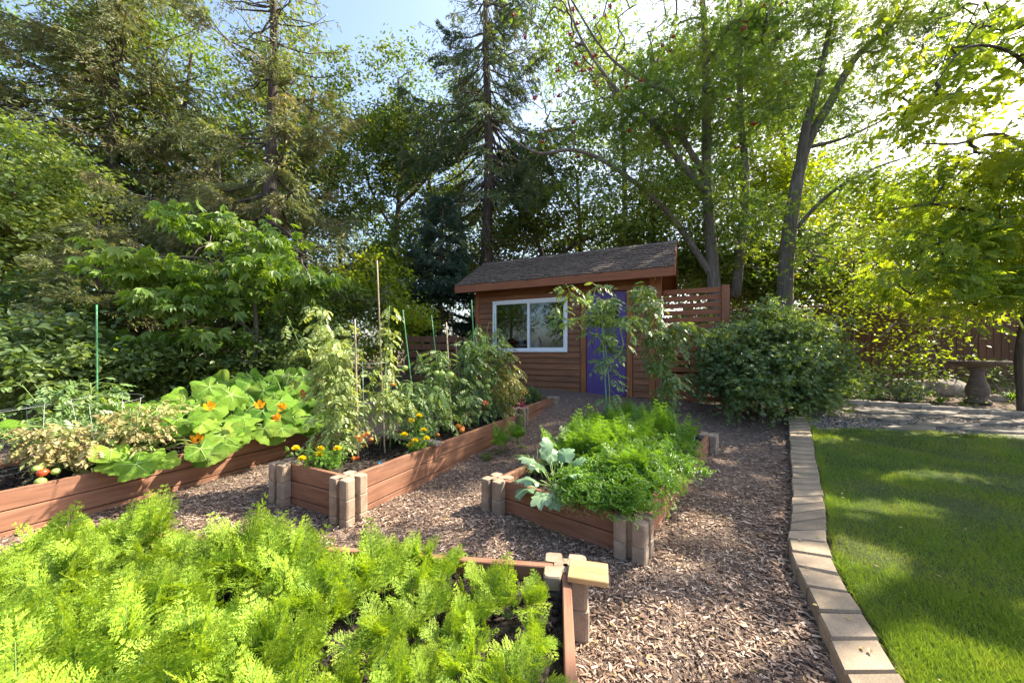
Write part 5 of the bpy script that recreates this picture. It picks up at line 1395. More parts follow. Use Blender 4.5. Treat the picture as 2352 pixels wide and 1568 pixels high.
marigold(b, [A4(679, 1030, 2.95), A4(694, 1053, 2.9), A4(736, 1031, 2.95), A4(733, 1043, 2.92), A4(775, 1030, 3.0)], 'yellow marigold clump in the near left corner of the tomato bed', 1)
marigold((-.90, 3.55, S0), [A4(945, 966, 3.5), A4(973, 988, 3.4), A4(953, 1012, 3.35), A4(929, 998, 3.4), A4(979, 1007, 3.35), A4(943, 1022, 3.35), A4(963, 955, 3.55)], 'yellow marigold clump leaning on the right board of the tomato bed', 2)
# fallen fruit, clip, tags
def fruit(px, py, Y, r, m, lab):
    p = at(px, py, Y); o = G().ball((0, 0, 0), r, 14, .88, 5, .03).obj('tomato', M[m], loc=(p[0], p[1], S0+r*.75), smooth=True); tag(o, lab, 'tomato')
fruit(812, 1049, 3.28, .024, 'tomor', 'orange tomato fallen on the soil behind the marigolds'); fruit(820, 1046, 3.3, .02, 'tomred', 'small red tomato lying against the orange one on the soil')
fruit(883+80*.0+7, 1052, 3.05, .022, 'tomred', 'pinkish red tomato lying on the soil beside the right board')
p = at(876, 1047, 3.12); g = G()
for k in range(6): g.add(*place(T_LEAF, np.array([[0, 0, 0.0]]), R.normal(size=(1, 3))+np.array([[0, 0, .6]]), R.normal(size=(1, 3)), .04))
tag(g.obj('plant_tie', M['blue'], loc=(p[0], p[1], S0+.01)), 'blue plastic plant tie on the dark soil next to the red tomato', 'plant tie')
def ptag(px, py, Y, z, lab):
    p = loc2w(-1.23, 2.696, A_B, .72, .10) if px < 1200 else loc2w(.753, 2.22, A_C, 2.5, .12); o = G().bbox(-.009, .009, -.0015, .0015, -.02, .05, .001).obj('plant_tag', M['tagm'], loc=(p[0], p[1], z-.0)); o.rotation_euler = (.2, .1, .4); tag(o, lab, 'plant tag')
ptag(1010, 1049, 3.38, .275, 'small cream plant tag in the soil beside the long right board')
ptag(1604, 988, 4.35, .21, 'small cream plant tag at the far right of the parsley bed')

# flowers in the short bed under the window
b = loc2w(.13, 5.42, A_D if 'A_D' in globals() else A_B, .75, .35, .34)
pf = make_fern_plant('fern_plant', 'low feathery green perennial in the short bed under the shed window', 'feathery plant', 'feathery plants under the shed window', M['f_under'], 12, .30, 500, 1.0)
first = True
for lx, ly, s in ((.3,.3,1),(.6,.25,1.1),(.9,.35,1.1),(.5,.5,1.0),(1.15,.3,1),(.8,.6,1.1),(.25,.6,.9),(1.2,.6,1),(1.0,.15,.8)):
    w_ = loc2w(.13, 5.42, A_B, lx, ly, .34)
    if first: pf.location = w_; first = False
    else: dup(pf, w_, rs.rand()*6.28, s)
gl = thing('gladiolus_plant', 'sword-leaved plant with a pink flower at the near end of the short bed', 'gladiolus', tuple(loc2w(.13, 5.42, A_B, .25, .42, .34))); g = G(); n = 26
d = rs.normal(0, .3, (n, 3)); d[:, 2] = 1
g.add(*place((T_BLADE[0]*np.array([1.6, 1, 1]), T_BLADE[1]), rs.normal(0, .05, (n, 3))*np.array([1, 1, 0]), d, rs.normal(size=(n, 3)), rs.uniform(.35, .6, n))); g.obj('leaves', M['f_kohl'], gl)
for px, py, Y in ((1197, 930, 5.55), (1180, 893, 5.75)):
    g = G(); c = np.array(at(px, py, Y))-np.array(gl.location); n = 60; v = rs.normal(size=(n, 3)); g.add(*place(T_OVAL, c+v*np.array([.02, .02, .035]), v, rs.normal(size=(n, 3)), .04)); g.tube(curve((0, 0, 0), c, 0, 4, .05), .004, 4); g.obj('flower', M['pink'], gl)

# ================================================================== TREES AND SHRUBS
def AT(px, py, Y, r): p = at(px, py, Y); return (p[0], p[1], p[2], r)
def GR(px, Y, r): return ((px-1176)/FPX*Y, Y, float(gz(Y))-0.1, r)
def blob(px, py, Y, rx, rz, n, ry=None):
    p = at(px, py, Y); return (p[0], p[1], p[2], rx, ry or rx, rz, n)
# --- spruces
spruce('spruce_tree', 'tall spruce with bare grey trunk showing halfway up, left of the blue gap of sky', -5.75, 8.6, 12.5, 1.9, 2.75, M['f_spruce'], 1, masked=2, tr=.19, nwh=28, droopy=.34, dens=1.3, size=.115)
spruce('spruce_tree', 'spruce with brownish drooping boughs in the top left corner', -11.6, 10.4, 15, 3.4, 3.9, M['f_spruce'], 2, masked=2, tr=.2, nwh=26, droopy=.36, dens=1.1, size=.125)
spruce('spruce_tree', 'tall dark spruce with sagging boughs behind the left end of the shed', -.80, 11.6, 15.5, 5.6, 2.9, M['f_spruceb'], 3, masked=2, tr=.22, nwh=30, droopy=.42, dens=1.3, size=.12, dead=(34, 6.0))
spruce('spruce_tree', 'small dense blue-green spruce close to the left wall of the shed', -1.95, 9.9, 5.0, .9, 1.45, M['f_sprucel'], 4, tr=.09, nwh=26, droopy=.2, dens=1.6, size=.10)
spruce('spruce_tree', 'young grey-green spruce low behind the bushes at the far left', -7.6, 6.6, 3.4, .2, 1.7, M['f_spruce'], 5, tr=.07, nwh=16, droopy=.2, dens=1.3, size=.09)
spruce('spruce_tree', 'mid-height yellowish spruce under the tall one on the left', -8.0, 9.8, 6.3, .8, 2.4, M['f_spruce'], 6, masked=2, tr=.12, nwh=22, droopy=.28, dens=1.3, size=.105)
# --- left broadleaf trees
leafy_tree('broadleaf_tree', 'pale green sunlit broadleaf tree at the left edge of the picture', 'broadleaf tree',
    [[GR(-20, 7.6, .11), AT(0, 700, 7.6, .1), AT(20, 540, 7.6, .07), AT(30, 380, 7.6, .04)]],
    [blob(10, 400, 7.4, 1.5, 1.3, 40), blob(40, 560, 7.3, 1.4, 1.1, 38), blob(-120, 480, 7.0, 1.4, 1.8, 24)], M['f_pale'], M['bark'], T_OVAL, .10, 210, .42, seed=21)
leafy_tree('broadleaf_tree', 'dark-limbed broadleaf tree forking between the two left spruces', 'broadleaf tree',
    [[GR(345, 11.5, .2), AT(350, 700, 11.5, .18), AT(362, 430, 11.5, .13), AT(375, 250, 11.5, .09), AT(330, 60, 11.5, .04)],
     [AT(355, 480, 11.5, .12), AT(290, 420, 11.3, .1), AT(180, 370, 11.0, .06), AT(80, 300, 11, .03)], [AT(365, 400, 11.5, .1), AT(420, 260, 11.4, .06), AT(440, 120, 11.4, .03)],
     [AT(352, 560, 11.5, .09), AT(440, 430, 11.3, .06), AT(500, 380, 11.2, .03)]],
    [blob(330, 140, 11.5, 2.6, 2.3, 60), blob(160, 300, 11.5, 2.4, 1.6, 45), blob(420, 380, 11.8, 2.0, 1.6, 36), blob(120, 60, 12, 2.6, 1.5, 30), blob(300, 560, 11.8, 2.4, 1.5, 36)], M['f_leaf'], M['bark'], T_LEAF, .12, 180, .55, seed=22)
leafy_tree('broadleaf_tree', 'willow-leaved tree behind the tall spruce, beside the blue gap of sky', 'broadleaf tree',
    [[GR(700, 12.5, .16), AT(695, 600, 12.5, .13), AT(700, 400, 12.5, .1), AT(720, 200, 12.5, .05)], [AT(697, 520, 12.5, .09), AT(770, 400, 12.4, .06), AT(790, 280, 12.4, .03)], [AT(696, 560, 12.5, .08), AT(640, 420, 12.4, .05), AT(620, 300, 12.4, .03)]],
    [blob(710, 170, 12.5, 1.7, 1.6, 40), blob(690, 330, 12.5, 2.1, 1.6, 46), blob(760, 430, 12.6, 2.0, 1.5, 36), blob(620, 450, 12.6, 1.8, 1.4, 30)], M['f_leaf'], M['bark'], T_LEAF, .125, 180, .55, seed=23, masked=2)
leafy_tree('broadleaf_tree', 'slender-topped green tree just right of the blue gap of sky', 'broadleaf tree',
    [[GR(900, 13, .13), AT(905, 600, 13, .11), AT(920, 400, 13, .08), AT(915, 180, 13, .04)], [AT(912, 480, 13, .07), AT(985, 400, 13, .05), AT(1010, 300, 13, .03)], [AT(908, 540, 13, .06), AT(850, 430, 13, .04), AT(835, 340, 13, .02)]],
    [blob(915, 160, 13, .8, 1.1, 14), blob(905, 290, 13, 1.5, 1.2, 30), blob(860, 420, 13, 1.8, 1.5, 36), blob(960, 440, 13.4, 1.8, 1.6, 32), blob(800, 260, 13.5, 1.2, .9, 14)], M['f_leaf'], M['bark'], T_LEAF, .125, 180, .5, seed=24, masked=2)
# --- buckeye
leafy_tree('buckeye_tree', 'young buckeye with hand-shaped light green leaves and a thin grey trunk behind the squash', 'buckeye tree',
    [[GR(590, 6.3, .05), AT(585, 830, 6.3, .045), AT(588, 740, 6.3, .04), AT(575, 620, 6.3, .03), AT(560, 520, 6.3, .015)], [AT(588, 770, 6.3, .03), AT(500, 700, 6.1, .022), AT(400, 640, 5.9, .012)], [AT(582, 690, 6.3, .025), AT(480, 600, 6.1, .018), AT(360, 590, 5.9, .01)], [AT(580, 660, 6.3, .02), AT(650, 610, 6.3, .012), AT(700, 590, 6.2, .008)]],
    [blob(560, 555, 6.2, .85, .5, 15), blob(400, 620, 6.0, .9, .22, 15), blob(300, 632, 5.8, .5, .15, 7), blob(480, 700, 6.0, .9, .14, 11), blob(440, 775, 5.9, .6, .14, 8), blob(650, 640, 6.2, .65, .35, 12), blob(570, 640, 6.2, .6, .25, 8)],
    M['f_buckeye'], M['barkpale'], T_PALM, .175, 24, .30, flat=.32, seed=25, droop=.5, upn=1.2)
# --- rowan behind the shed
row, rcl = leafy_tree('rowan_tree', 'rowan with red berry clusters and a long crooked limb reaching left above the shed roof', 'rowan tree',
    [[GR(1640, 9.6, .17), AT(1640, 660, 9.6, .16), AT(1625, 460, 9.6, .13), AT(1622, 240, 9.6, .11), AT(1618, 60, 9.6, .08), AT(1600, -150, 9.6, .05)],
     [AT(1640, 640, 9.6, .09), AT(1560, 520, 9.6, .075), AT(1500, 455, 9.5, .065), AT(1400, 378, 9.3, .055), AT(1320, 345, 9.2, .046), AT(1240, 352, 9.1, .035), AT(1180, 322, 9.1, .022), AT(1130, 285, 9, .015)],
     [AT(1690, 680, 9.7, .13), AT(1712, 420, 9.7, .10), AT(1700, 250, 9.7, .08), AT(1700, 30, 9.7, .06), AT(1690, -150, 9.7, .03)],
     [AT(1618, 400, 9.6, .08), AT(1560, 300, 9.5, .07), AT(1545, 220, 9.4, .055), AT(1480, 190, 9.3, .04), AT(1390, 120, 9.2, .03), AT(1300, -20, 9.1, .02)],
     [AT(1620, 440, 9.6, .09), AT(1545, 350, 9.6, .08), AT(1500, 280, 9.5, .07), AT(1420, 210, 9.4, .05), AT(1330, 80, 9.3, .03), AT(1290, -60, 9.2, .02)]],
    [blob(1400, 60, 9.2, 2.1, 1.3, 90), blob(1600, 60, 9.4, 1.9, 1.4, 84), blob(1820, 40, 9.4, 1.7, 1.2, 66), blob(1480, 230, 9.2, 1.6, 1.1, 62), blob(1680, 260, 9.3, 1.6, 1.3, 64), blob(1330, 240, 9.0, 1.4, .8, 38), blob(1420, 430, 9.6, 1.6, .9, 26), blob(1600, 450, 9.4, 1.4, 1.0, 30), blob(1720, 500, 9.2, 1.2, 1.0, 26), blob(1250, 100, 9.1, 1.0, 1.2, 14)],
    M['f_rowan'], M['barkpale'], T_ROWAN, .155, 56, .44, seed=26, masked=True, upn=.9)
rb = np.array(row.location); bm = G()
for _ in range(40):
    c = R.normal(0, .03, 3)*np.array([1, 1, .45]); bm.ball(c, .013, 6)
bmesh_ = bm.mesh('berry_cluster', M['berry'], True)
cands = [c for c in rcl if c[2] > 6.2]
for i in range(98):
    c = cands[R.randint(len(cands))]+R.normal(0, .3, 3); o = bpy.data.objects.new('berry_cluster', bmesh_); COL.objects.link(o); o.parent = row; o.location = tuple(c-rb); o.rotation_euler = (0, 0, R.rand()*6)
# --- ash, forked, right
leafy_tree('ash_tree', 'tall ash with forked grey trunk leaning right against the white sky', 'ash tree',
    [[GR(1800, 9.0, .19), AT(1805, 620, 9.0, .17), AT(1822, 470, 9.0, .15), AT(1850, 340, 9.0, .12), AT(1905, 240, 9.0, .10), AT(1960, 140, 9.0, .08), AT(2030, 70, 9.0, .06), AT(2110, -20, 9, .035)],
     [AT(1835, 400, 9.0, .11), AT(1850, 300, 8.9, .10), AT(1880, 190, 8.9, .08), AT(1900, 90, 8.9, .05), AT(1930, -60, 8.9, .03)],
     [AT(1815, 540, 9.0, .06), AT(1900, 450, 8.9, .045), AT(2000, 390, 8.8, .03), AT(2120, 350, 8.7, .012)],
     [AT(1850, 340, 9.0, .05), AT(1930, 320, 8.8, .035), AT(2020, 280, 8.6, .02), AT(2110, 230, 8.5, .01)]],
    [blob(1950, 60, 8.8, 1.8, 1.0, 60), blob(2120, 80, 8.5, 1.5, 1.1, 50), blob(1870, 230, 9.1, 1.3, .9, 18), blob(2010, 250, 8.7, 1.3, .7, 16), blob(2020, 420, 8.7, 1.4, .45, 18), blob(1850, 600, 8.8, 1.3, .8, 28), blob(1960, 560, 8.8, 1.3, .7, 24)],
    M['f_rowan'], M['barkpale'], T_ROWAN, .155, 56, .44, seed=27, masked=True)
# --- walnut-like foliage overhanging from the right, nearer
leafy_tree('walnut_tree', 'tree with long feather-like leaves reaching in from the right edge, lit from behind', 'walnut tree',
    [[GR(2350, 5.9, .065), AT(2346, 900, 5.9, .055), AT(2342, 800, 5.9, .05), AT(2380, 600, 5.9, .05), AT(2420, 300, 5.8, .045), AT(2400, 60, 5.7, .04)],
     [AT(2385, 560, 5.9, .05), AT(2280, 500, 5.7, .035), AT(2160, 470, 5.6, .02), AT(2050, 480, 5.6, .01)], [AT(2410, 380, 5.8, .045), AT(2300, 310, 5.6, .03), AT(2200, 330, 5.5, .018), AT(2120, 330, 5.4, .01)],
     [AT(2410, 200, 5.8, .04), AT(2320, 120, 5.6, .025), AT(2220, 110, 5.5, .015), AT(2150, 190, 5.5, .008)], [AT(2370, 680, 5.9, .04), AT(2260, 640, 5.6, .025), AT(2130, 640, 5.5, .012)]],
    [blob(2300, 90, 5.6, .95, .55, 24), blob(2180, 240, 5.5, .7, .22, 14), blob(2300, 370, 5.4, .8, .25, 14), blob(2260, 410, 5.5, .9, .3, 16), blob(2330, 520, 5.5, 1.0, .5, 28), blob(2160, 530, 5.6, .9, .4, 20), blob(2250, 640, 5.5, 1.1, .5, 30), blob(2080, 640, 5.7, .8, .5, 20), blob(2380, 640, 5.5, .8, .3, 16), blob(2450, 450, 5.4, .8, 1.6, 30)],
    M['f_ash'], M['bark'], T_PINN, .22, 34, .33, flat=.5, seed=28, masked=True, upn=1.1)
# --- overhanging canopy to the right of and beyond the frame: shades the lawn and the path
leafy_tree('ash_tree', 'ash mostly beyond the right edge, its crown shading the lawn', 'ash tree',
    [[GR(2800, 5.2, .2), AT(2780, 600, 5.2, .17), AT(2720, 0, 5.0, .12), AT(2650, -500, 5.0, .06)]],
    [(9.6, 4.2, 5.4, 2.2, 2.4, 1.5, 50), (8.0, 6.4, 6.3, 1.6, 1.6, 1.0, 26), (10.5, 7.5, 5.5, 2.0, 2.2, 1.6, 44), (9.5, 2.0, 4.5, 1.8, 1.8, 1.2, 34), (9.8, 5.5, 8.2, 2.4, 2.4, 1.3, 40)],
    M['f_ash'], M['bark'], T_OVAL, .14, 120, .5, seed=29, masked=True)
# --- backlit shrubs in front of the fence
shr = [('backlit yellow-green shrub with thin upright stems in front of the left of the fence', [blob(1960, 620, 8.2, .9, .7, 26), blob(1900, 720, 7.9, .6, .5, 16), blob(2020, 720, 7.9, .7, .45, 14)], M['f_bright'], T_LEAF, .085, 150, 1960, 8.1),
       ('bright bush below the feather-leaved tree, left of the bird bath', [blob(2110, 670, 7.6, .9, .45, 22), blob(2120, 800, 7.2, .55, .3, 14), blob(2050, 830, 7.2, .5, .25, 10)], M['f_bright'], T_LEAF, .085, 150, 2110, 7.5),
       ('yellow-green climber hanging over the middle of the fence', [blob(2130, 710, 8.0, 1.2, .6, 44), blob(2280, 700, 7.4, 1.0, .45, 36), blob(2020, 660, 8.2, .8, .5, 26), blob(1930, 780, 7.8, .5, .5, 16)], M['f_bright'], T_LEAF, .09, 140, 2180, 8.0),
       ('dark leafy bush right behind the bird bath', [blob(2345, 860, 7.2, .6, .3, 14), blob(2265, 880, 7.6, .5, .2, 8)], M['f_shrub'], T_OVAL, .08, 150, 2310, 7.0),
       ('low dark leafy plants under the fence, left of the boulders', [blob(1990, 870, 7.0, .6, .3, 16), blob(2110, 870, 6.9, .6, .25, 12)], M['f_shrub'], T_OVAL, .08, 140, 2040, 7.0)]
for i, (lab, bl, mt, tp, ls, per, px, Y) in enumerate(shr):
    leafy_tree('shrub', lab, 'shrub', [[GR(px, Y, .03), (bl[0][0], bl[0][1], bl[0][2], .015)], [GR(px+8, Y, .02), (bl[1][0], bl[1][1], bl[1][2]+.2, .01)]], bl, mt, M['twig'], tp, ls, per, .34, seed=60+i, parts=('stems', 'foliage'), masked=True)
# big maple-leaved shrub beside the screen
leafy_tree('shrub', 'large rounded dark green shrub overlapping the slatted screen', 'shrub',
    [[GR(1745, 5.9, .03), AT(1740, 860, 5.9, .02), AT(1700, 780, 5.8, .01)], [GR(1760, 5.9, .03), AT(1770, 850, 5.9, .02), AT(1790, 770, 5.8, .01)]],
    [blob(1735, 810, 5.9, .70, .50, 66, .7), blob(1715, 880, 5.7, .66, .40, 44, .6), blob(1835, 800, 6.1, .50, .55, 34, .5), blob(1830, 890, 5.9, .45, .4, 26, .4), blob(1650, 800, 5.8, .3, .25, 10, .3), blob(1770, 730, 6.1, .5, .25, 16, .4), blob(1880, 870, 6.1, .35, .4, 14, .4)], M['f_shrub'], M['twig'], T_PALM, .062, 100, .24, seed=70, parts=('stems', 'foliage'), shell=.8)
# undergrowth, left
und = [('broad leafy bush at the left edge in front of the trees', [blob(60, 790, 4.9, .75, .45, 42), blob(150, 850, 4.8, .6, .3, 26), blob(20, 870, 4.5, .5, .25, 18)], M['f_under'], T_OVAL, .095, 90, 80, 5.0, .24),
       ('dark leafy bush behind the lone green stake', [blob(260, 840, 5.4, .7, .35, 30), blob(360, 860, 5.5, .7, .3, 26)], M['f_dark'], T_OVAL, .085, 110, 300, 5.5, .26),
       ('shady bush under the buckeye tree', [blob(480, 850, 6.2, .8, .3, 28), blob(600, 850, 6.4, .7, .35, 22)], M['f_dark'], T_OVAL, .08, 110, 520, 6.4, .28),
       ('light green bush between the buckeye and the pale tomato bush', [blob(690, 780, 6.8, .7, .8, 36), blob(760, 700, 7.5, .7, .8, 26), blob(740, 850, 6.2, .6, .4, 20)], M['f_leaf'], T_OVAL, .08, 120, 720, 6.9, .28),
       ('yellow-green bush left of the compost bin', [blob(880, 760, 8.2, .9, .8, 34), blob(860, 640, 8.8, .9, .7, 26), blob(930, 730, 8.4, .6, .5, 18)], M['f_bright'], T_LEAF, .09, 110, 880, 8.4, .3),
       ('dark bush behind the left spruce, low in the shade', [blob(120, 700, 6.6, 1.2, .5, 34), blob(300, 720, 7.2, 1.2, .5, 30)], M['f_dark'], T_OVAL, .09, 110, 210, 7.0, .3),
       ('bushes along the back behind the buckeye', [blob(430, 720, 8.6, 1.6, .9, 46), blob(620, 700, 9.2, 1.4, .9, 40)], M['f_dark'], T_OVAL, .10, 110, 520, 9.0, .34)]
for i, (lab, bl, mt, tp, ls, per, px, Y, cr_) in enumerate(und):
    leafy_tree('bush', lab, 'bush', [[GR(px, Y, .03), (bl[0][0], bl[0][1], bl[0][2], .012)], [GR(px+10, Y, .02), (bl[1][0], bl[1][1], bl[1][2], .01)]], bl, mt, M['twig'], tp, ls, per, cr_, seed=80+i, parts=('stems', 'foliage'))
# trees behind and around the shed, lower right background
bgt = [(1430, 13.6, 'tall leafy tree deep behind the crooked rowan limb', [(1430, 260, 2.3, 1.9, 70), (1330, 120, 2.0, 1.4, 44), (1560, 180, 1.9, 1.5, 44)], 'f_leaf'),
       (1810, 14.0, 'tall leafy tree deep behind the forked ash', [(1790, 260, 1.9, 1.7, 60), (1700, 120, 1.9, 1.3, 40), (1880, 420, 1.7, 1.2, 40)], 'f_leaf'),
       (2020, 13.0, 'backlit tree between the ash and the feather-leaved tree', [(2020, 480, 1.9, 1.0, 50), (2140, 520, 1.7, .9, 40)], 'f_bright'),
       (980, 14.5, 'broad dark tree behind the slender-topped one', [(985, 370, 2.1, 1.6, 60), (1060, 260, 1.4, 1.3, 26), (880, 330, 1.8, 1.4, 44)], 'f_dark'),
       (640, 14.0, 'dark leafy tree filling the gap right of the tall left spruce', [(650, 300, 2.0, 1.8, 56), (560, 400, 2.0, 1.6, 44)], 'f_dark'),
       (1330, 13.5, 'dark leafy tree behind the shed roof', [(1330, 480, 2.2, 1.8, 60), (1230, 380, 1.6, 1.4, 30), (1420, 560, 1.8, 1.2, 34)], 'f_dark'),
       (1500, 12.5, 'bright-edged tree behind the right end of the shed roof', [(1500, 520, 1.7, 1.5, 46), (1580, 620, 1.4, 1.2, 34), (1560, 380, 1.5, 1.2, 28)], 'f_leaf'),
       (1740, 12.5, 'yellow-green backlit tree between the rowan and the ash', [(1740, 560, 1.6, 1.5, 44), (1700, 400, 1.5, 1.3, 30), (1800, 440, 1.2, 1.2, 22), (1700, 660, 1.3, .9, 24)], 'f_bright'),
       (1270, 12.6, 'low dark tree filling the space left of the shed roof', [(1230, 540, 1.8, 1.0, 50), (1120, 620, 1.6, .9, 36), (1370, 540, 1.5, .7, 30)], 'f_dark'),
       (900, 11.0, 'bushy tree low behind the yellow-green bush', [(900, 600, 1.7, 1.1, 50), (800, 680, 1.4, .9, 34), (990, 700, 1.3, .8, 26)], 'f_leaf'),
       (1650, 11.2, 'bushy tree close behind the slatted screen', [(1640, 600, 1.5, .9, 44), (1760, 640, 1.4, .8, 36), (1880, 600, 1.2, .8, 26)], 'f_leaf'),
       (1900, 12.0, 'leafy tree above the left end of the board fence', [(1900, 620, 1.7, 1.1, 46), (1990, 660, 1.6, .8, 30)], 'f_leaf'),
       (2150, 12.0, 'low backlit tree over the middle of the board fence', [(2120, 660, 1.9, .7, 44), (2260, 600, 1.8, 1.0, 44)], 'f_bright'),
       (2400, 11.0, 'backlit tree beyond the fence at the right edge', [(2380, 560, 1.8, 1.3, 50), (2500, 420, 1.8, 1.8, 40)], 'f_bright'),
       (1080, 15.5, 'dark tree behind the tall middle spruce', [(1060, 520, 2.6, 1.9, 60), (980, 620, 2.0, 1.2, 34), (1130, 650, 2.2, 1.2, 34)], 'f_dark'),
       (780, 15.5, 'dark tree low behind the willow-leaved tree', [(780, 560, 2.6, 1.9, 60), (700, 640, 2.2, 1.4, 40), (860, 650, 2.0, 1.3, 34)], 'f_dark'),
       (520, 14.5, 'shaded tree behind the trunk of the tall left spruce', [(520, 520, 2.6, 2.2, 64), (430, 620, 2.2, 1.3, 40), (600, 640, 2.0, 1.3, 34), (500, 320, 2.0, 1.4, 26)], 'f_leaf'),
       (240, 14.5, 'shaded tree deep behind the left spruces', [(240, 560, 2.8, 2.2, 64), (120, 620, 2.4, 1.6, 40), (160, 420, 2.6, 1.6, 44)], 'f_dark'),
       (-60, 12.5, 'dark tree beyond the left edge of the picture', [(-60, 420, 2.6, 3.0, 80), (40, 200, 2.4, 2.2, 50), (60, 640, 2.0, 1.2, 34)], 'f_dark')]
for i, (px, Y, lab, bl, mt) in enumerate(bgt):
    B = [blob(a, b_, Y, rx, rz, n) for a, b_, rx, rz, n in bl]; lead = B[0]
    limbs = [[GR(px, Y, .14), ((px-1176)/FPX*Y+.1, Y, (lead[2]+gz(Y))/2, .11), (lead[0], Y, lead[2], .07), (lead[0]-.1, Y, lead[2]+lead[5]*.8, .03)]] + [[((px-1176)/FPX*Y, Y, (b2[2]+lead[2])/2-1.0, .07), (b2[0]*.6+lead[0]*.4, Y, b2[2]-.4, .05), (b2[0], Y, b2[2], .03)] for b2 in B[1:]]
    leafy_tree('background_tree', lab, 'tree', limbs, B, M[mt], M['bark'], T_LEAF, .135, 165, .62, seed=120+i, masked=(0 if px > 1450 else 2))
# vertical thin trunks seen between the crowns
# --- small plants in the back border
def tuft(px, py, L, n, lab, mat, name='daylily_clump', cat='daylily', seed=0, grp=None):
    rs = np.random.RandomState(seed); p = gpt(px, py); t = thing(name, lab, cat, tuple(p), 0, grp); a = rs.rand(n)*6.28; d = np.stack([np.cos(a)*.6, np.sin(a)*.6, np.full(n, 1.0)], 1)+rs.normal(0, .2, (n, 3))
    pts = []; g = G()
    for k in range(n):
        l = L*rs.uniform(.6, 1.15); h = np.array([math.cos(a[k]), math.sin(a[k]), 0]); u = np.linspace(0, 1, 6); s = np.array([-h[1], h[0], 0]); sp = rs.uniform(.3, .8)
        c = h*(sp*l*u**1.3)[:, None]+np.array([0, 0, 1.0])*(l*(0.9*u-0.75*sp*1.2*u**2.4))[:, None]; wd = .009*np.sin(np.pi*(u*.85+.12))[:, None]
        v = np.concatenate([c-s*wd, c+s*wd]); g.add(v, [(i, i+6, i+7, i+1) for i in range(5)])
    g.obj('leaves', mat, t)
tuft(2130-190, 918, .42, 60, 'arching green daylily clump at the left end of the fence bed', M['f_lily'], seed=1)
tuft(2000, 915, .45, 70, 'arching daylily clump left of the variegated shrub', M['f_lily'], seed=2)
tuft(2325, 922, .34, 70, 'spiky yellow-green clump right of the bird bath', M['f_lily'], seed=3)
tuft(2160, 928, .26, 40, 'small grassy clump left of the bird bath', M['f_lily'], seed=4)
p = gpt(2085, 922); vs = thing('variegated_shrub', 'small shrub with white-edged leaves left of the boulders', 'shrub', tuple(p)); n = 1500
P = R.normal(size=(n, 3)); P /= np.linalg.norm(P, axis=1)[:, None]; P = P*np.array([.28, .2, .19])*R.uniform(.7, 1.05, (n, 1))+np.array([0, 0, .2]); k = P[:, 2] > 0; P = P[k]
G().add(*place(T_OVAL, P, R.normal(size=P.shape), R.normal(0, .5, P.shape)+np.array([0, -.3, 1]), R.uniform(.03, .05, len(P)))).obj('foliage', M['f_varieg'], vs)
g = G()
for k in range(8): g.tube(curve((0, 0, 0), (R.normal(0, .12), R.normal(0, .1), .25), 0, 4, .1), .004, 4)
g.obj('stems', M['twig'], vs)
# weeds and leaf litter
g = G(); n = 5200; y = 5.6+3.4*R.rand(n); x = 4.2+(y*1.7-4.2)*R.rand(n); k = (y > np.interp(x, VG[12, :, 0], VG[12, :, 1])+.12); x, y = x[k], y[k]; clumps = vnoise(x, y, 3.0) > .05; x, y = x[clumps], y[clumps]; P = np.stack([x, y, gz(y)+R.rand(len(x))*.16], 1)
g.add(*place(T_OVAL, P, R.normal(size=P.shape), R.normal(0, .5, P.shape)+np.array([0, 0, 1]), R.uniform(.03, .08, len(x))))
n = 9000; y = 4.5+7*R.rand(n); x = -1.6*y+(1.4*y)*R.rand(n); k = ~in_beds(x, y, .1) & (x < -2.2-(y-5)*.2); x, y = x[k], y[k]; P = np.stack([x, y, gz(y)+R.rand(len(x))**1.5*.25], 1)
g.add(*place(T_OVAL, P, R.normal(size=P.shape), R.normal(0, .5, P.shape)+np.array([0, 0, 1]), R.uniform(.04, .09, len(x))))
tag(g.obj('ground_cover', M['f_under']), 'low green ground cover under the trees and along the fence', 'ground cover', kind='stuff')

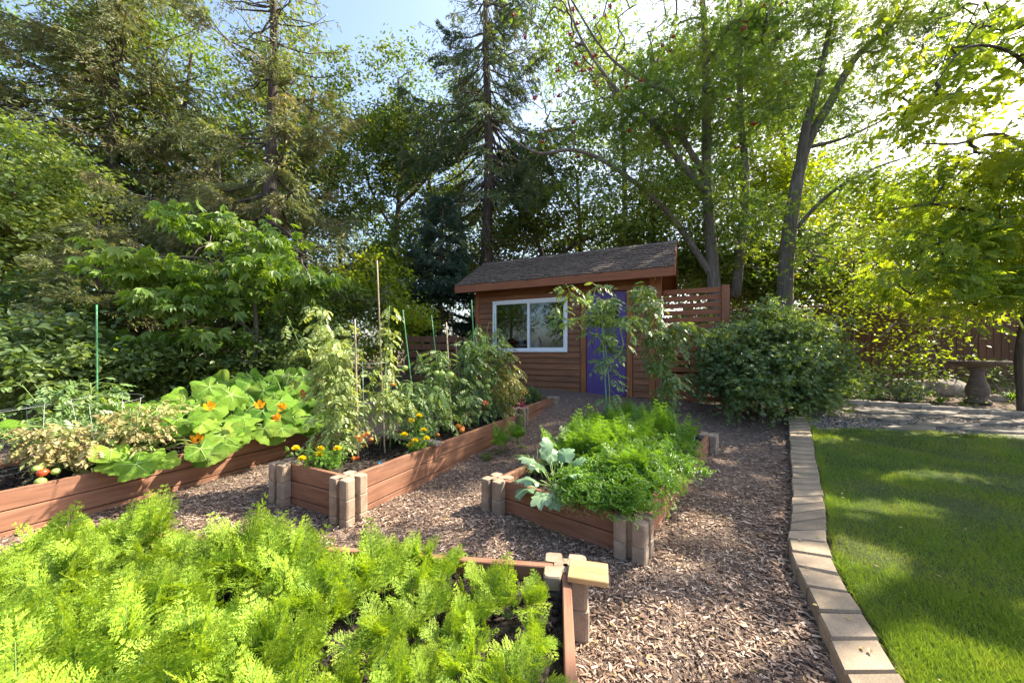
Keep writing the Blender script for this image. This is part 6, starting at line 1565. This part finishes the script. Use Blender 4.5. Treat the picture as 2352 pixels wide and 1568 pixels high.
# unseen trees added behind the viewer to darken the shed window reflection
for i, (x, y, h) in enumerate([(-9, -5, 6), (-12.5, -9, 7), (-14, -1.5, 6.5), (-8, -10, 6), (-3, -10, 6), (-17, -5.5, 8)]):
    leafy_tree('reflection_tree', ('round unseen tree added behind the viewer for the shed window reflection' if i == 1 else 'unseen leafy tree added behind the viewer for the window reflection'), 'tree', [[(x, y, -.1, .15), (x, y, h*.4, .12), (x+.2, y, h*.8, .05)]], [(x, y, h*.62, 2.6, 2.0, h*.42, 60)], M['f_dark'], M['bark'], T_LEAF, .2, 80, .7, seed=200+i)
# bushes seen through the slats of the screen
leafy_tree('bush', 'dark bush growing behind the slatted screen', 'bush', [[GR(1600, 8.2, .03), AT(1600, 800, 8.2, .02)], [GR(1570, 8.0, .03), AT(1570, 780, 8.0, .02)]], [blob(1600, 780, 8.2, .8, .7, 36, .4), blob(1590, 860, 8.0, .8, .5, 26, .4)], M['f_dark'], M['twig'], T_OVAL, .08, 130, .3, seed=210, parts=('stems', 'foliage'))

# fallen leaves and bits on the paths, the curb and the lawn
n = 1000; y = 1.0+6*R.rand(n)**1.4; x = -1.2*y+R.rand(n)*2.6*y; k = ~in_beds(x, y, 0.02) & (y < 6.5) & ((x < curb_r(y)) | (R.rand(n) < .12)); x, y = x[k], y[k]
onc = (x > curb_l(np.minimum(y, LW[0, 1])))
P = np.stack([x, y, gz(y)+np.where(onc, .108, .028)], 1); d = R.normal(size=P.shape); d[:, 2] *= .15; nn = R.normal(0, .25, P.shape); nn[:, 2] = 1
T_DRY = (np.array([(0,0,0),(.26,.3,.12),(.22,.65,.10),(0,1,.0),(-.22,.65,.12),(-.26,.3,.08)], float), T_OVAL[1])
M['f_litter'] = leaf_mat('dry_leaf', (0.30, 0.16, 0.06), (0.50, 0.38, 0.14), (0.2, 0.22, 0.06), 0.2, nscale=8, tcol=(1, 1, .7))
G().add(*place(T_DRY, P, d, nn, R.uniform(.010, .030, len(P)))).obj('fallen_leaves', M['f_litter'])
tag(bpy.data.objects['fallen_leaves'], 'small dry leaves scattered over the mulch, the curb and the lawn', 'leaf litter', kind='stuff')
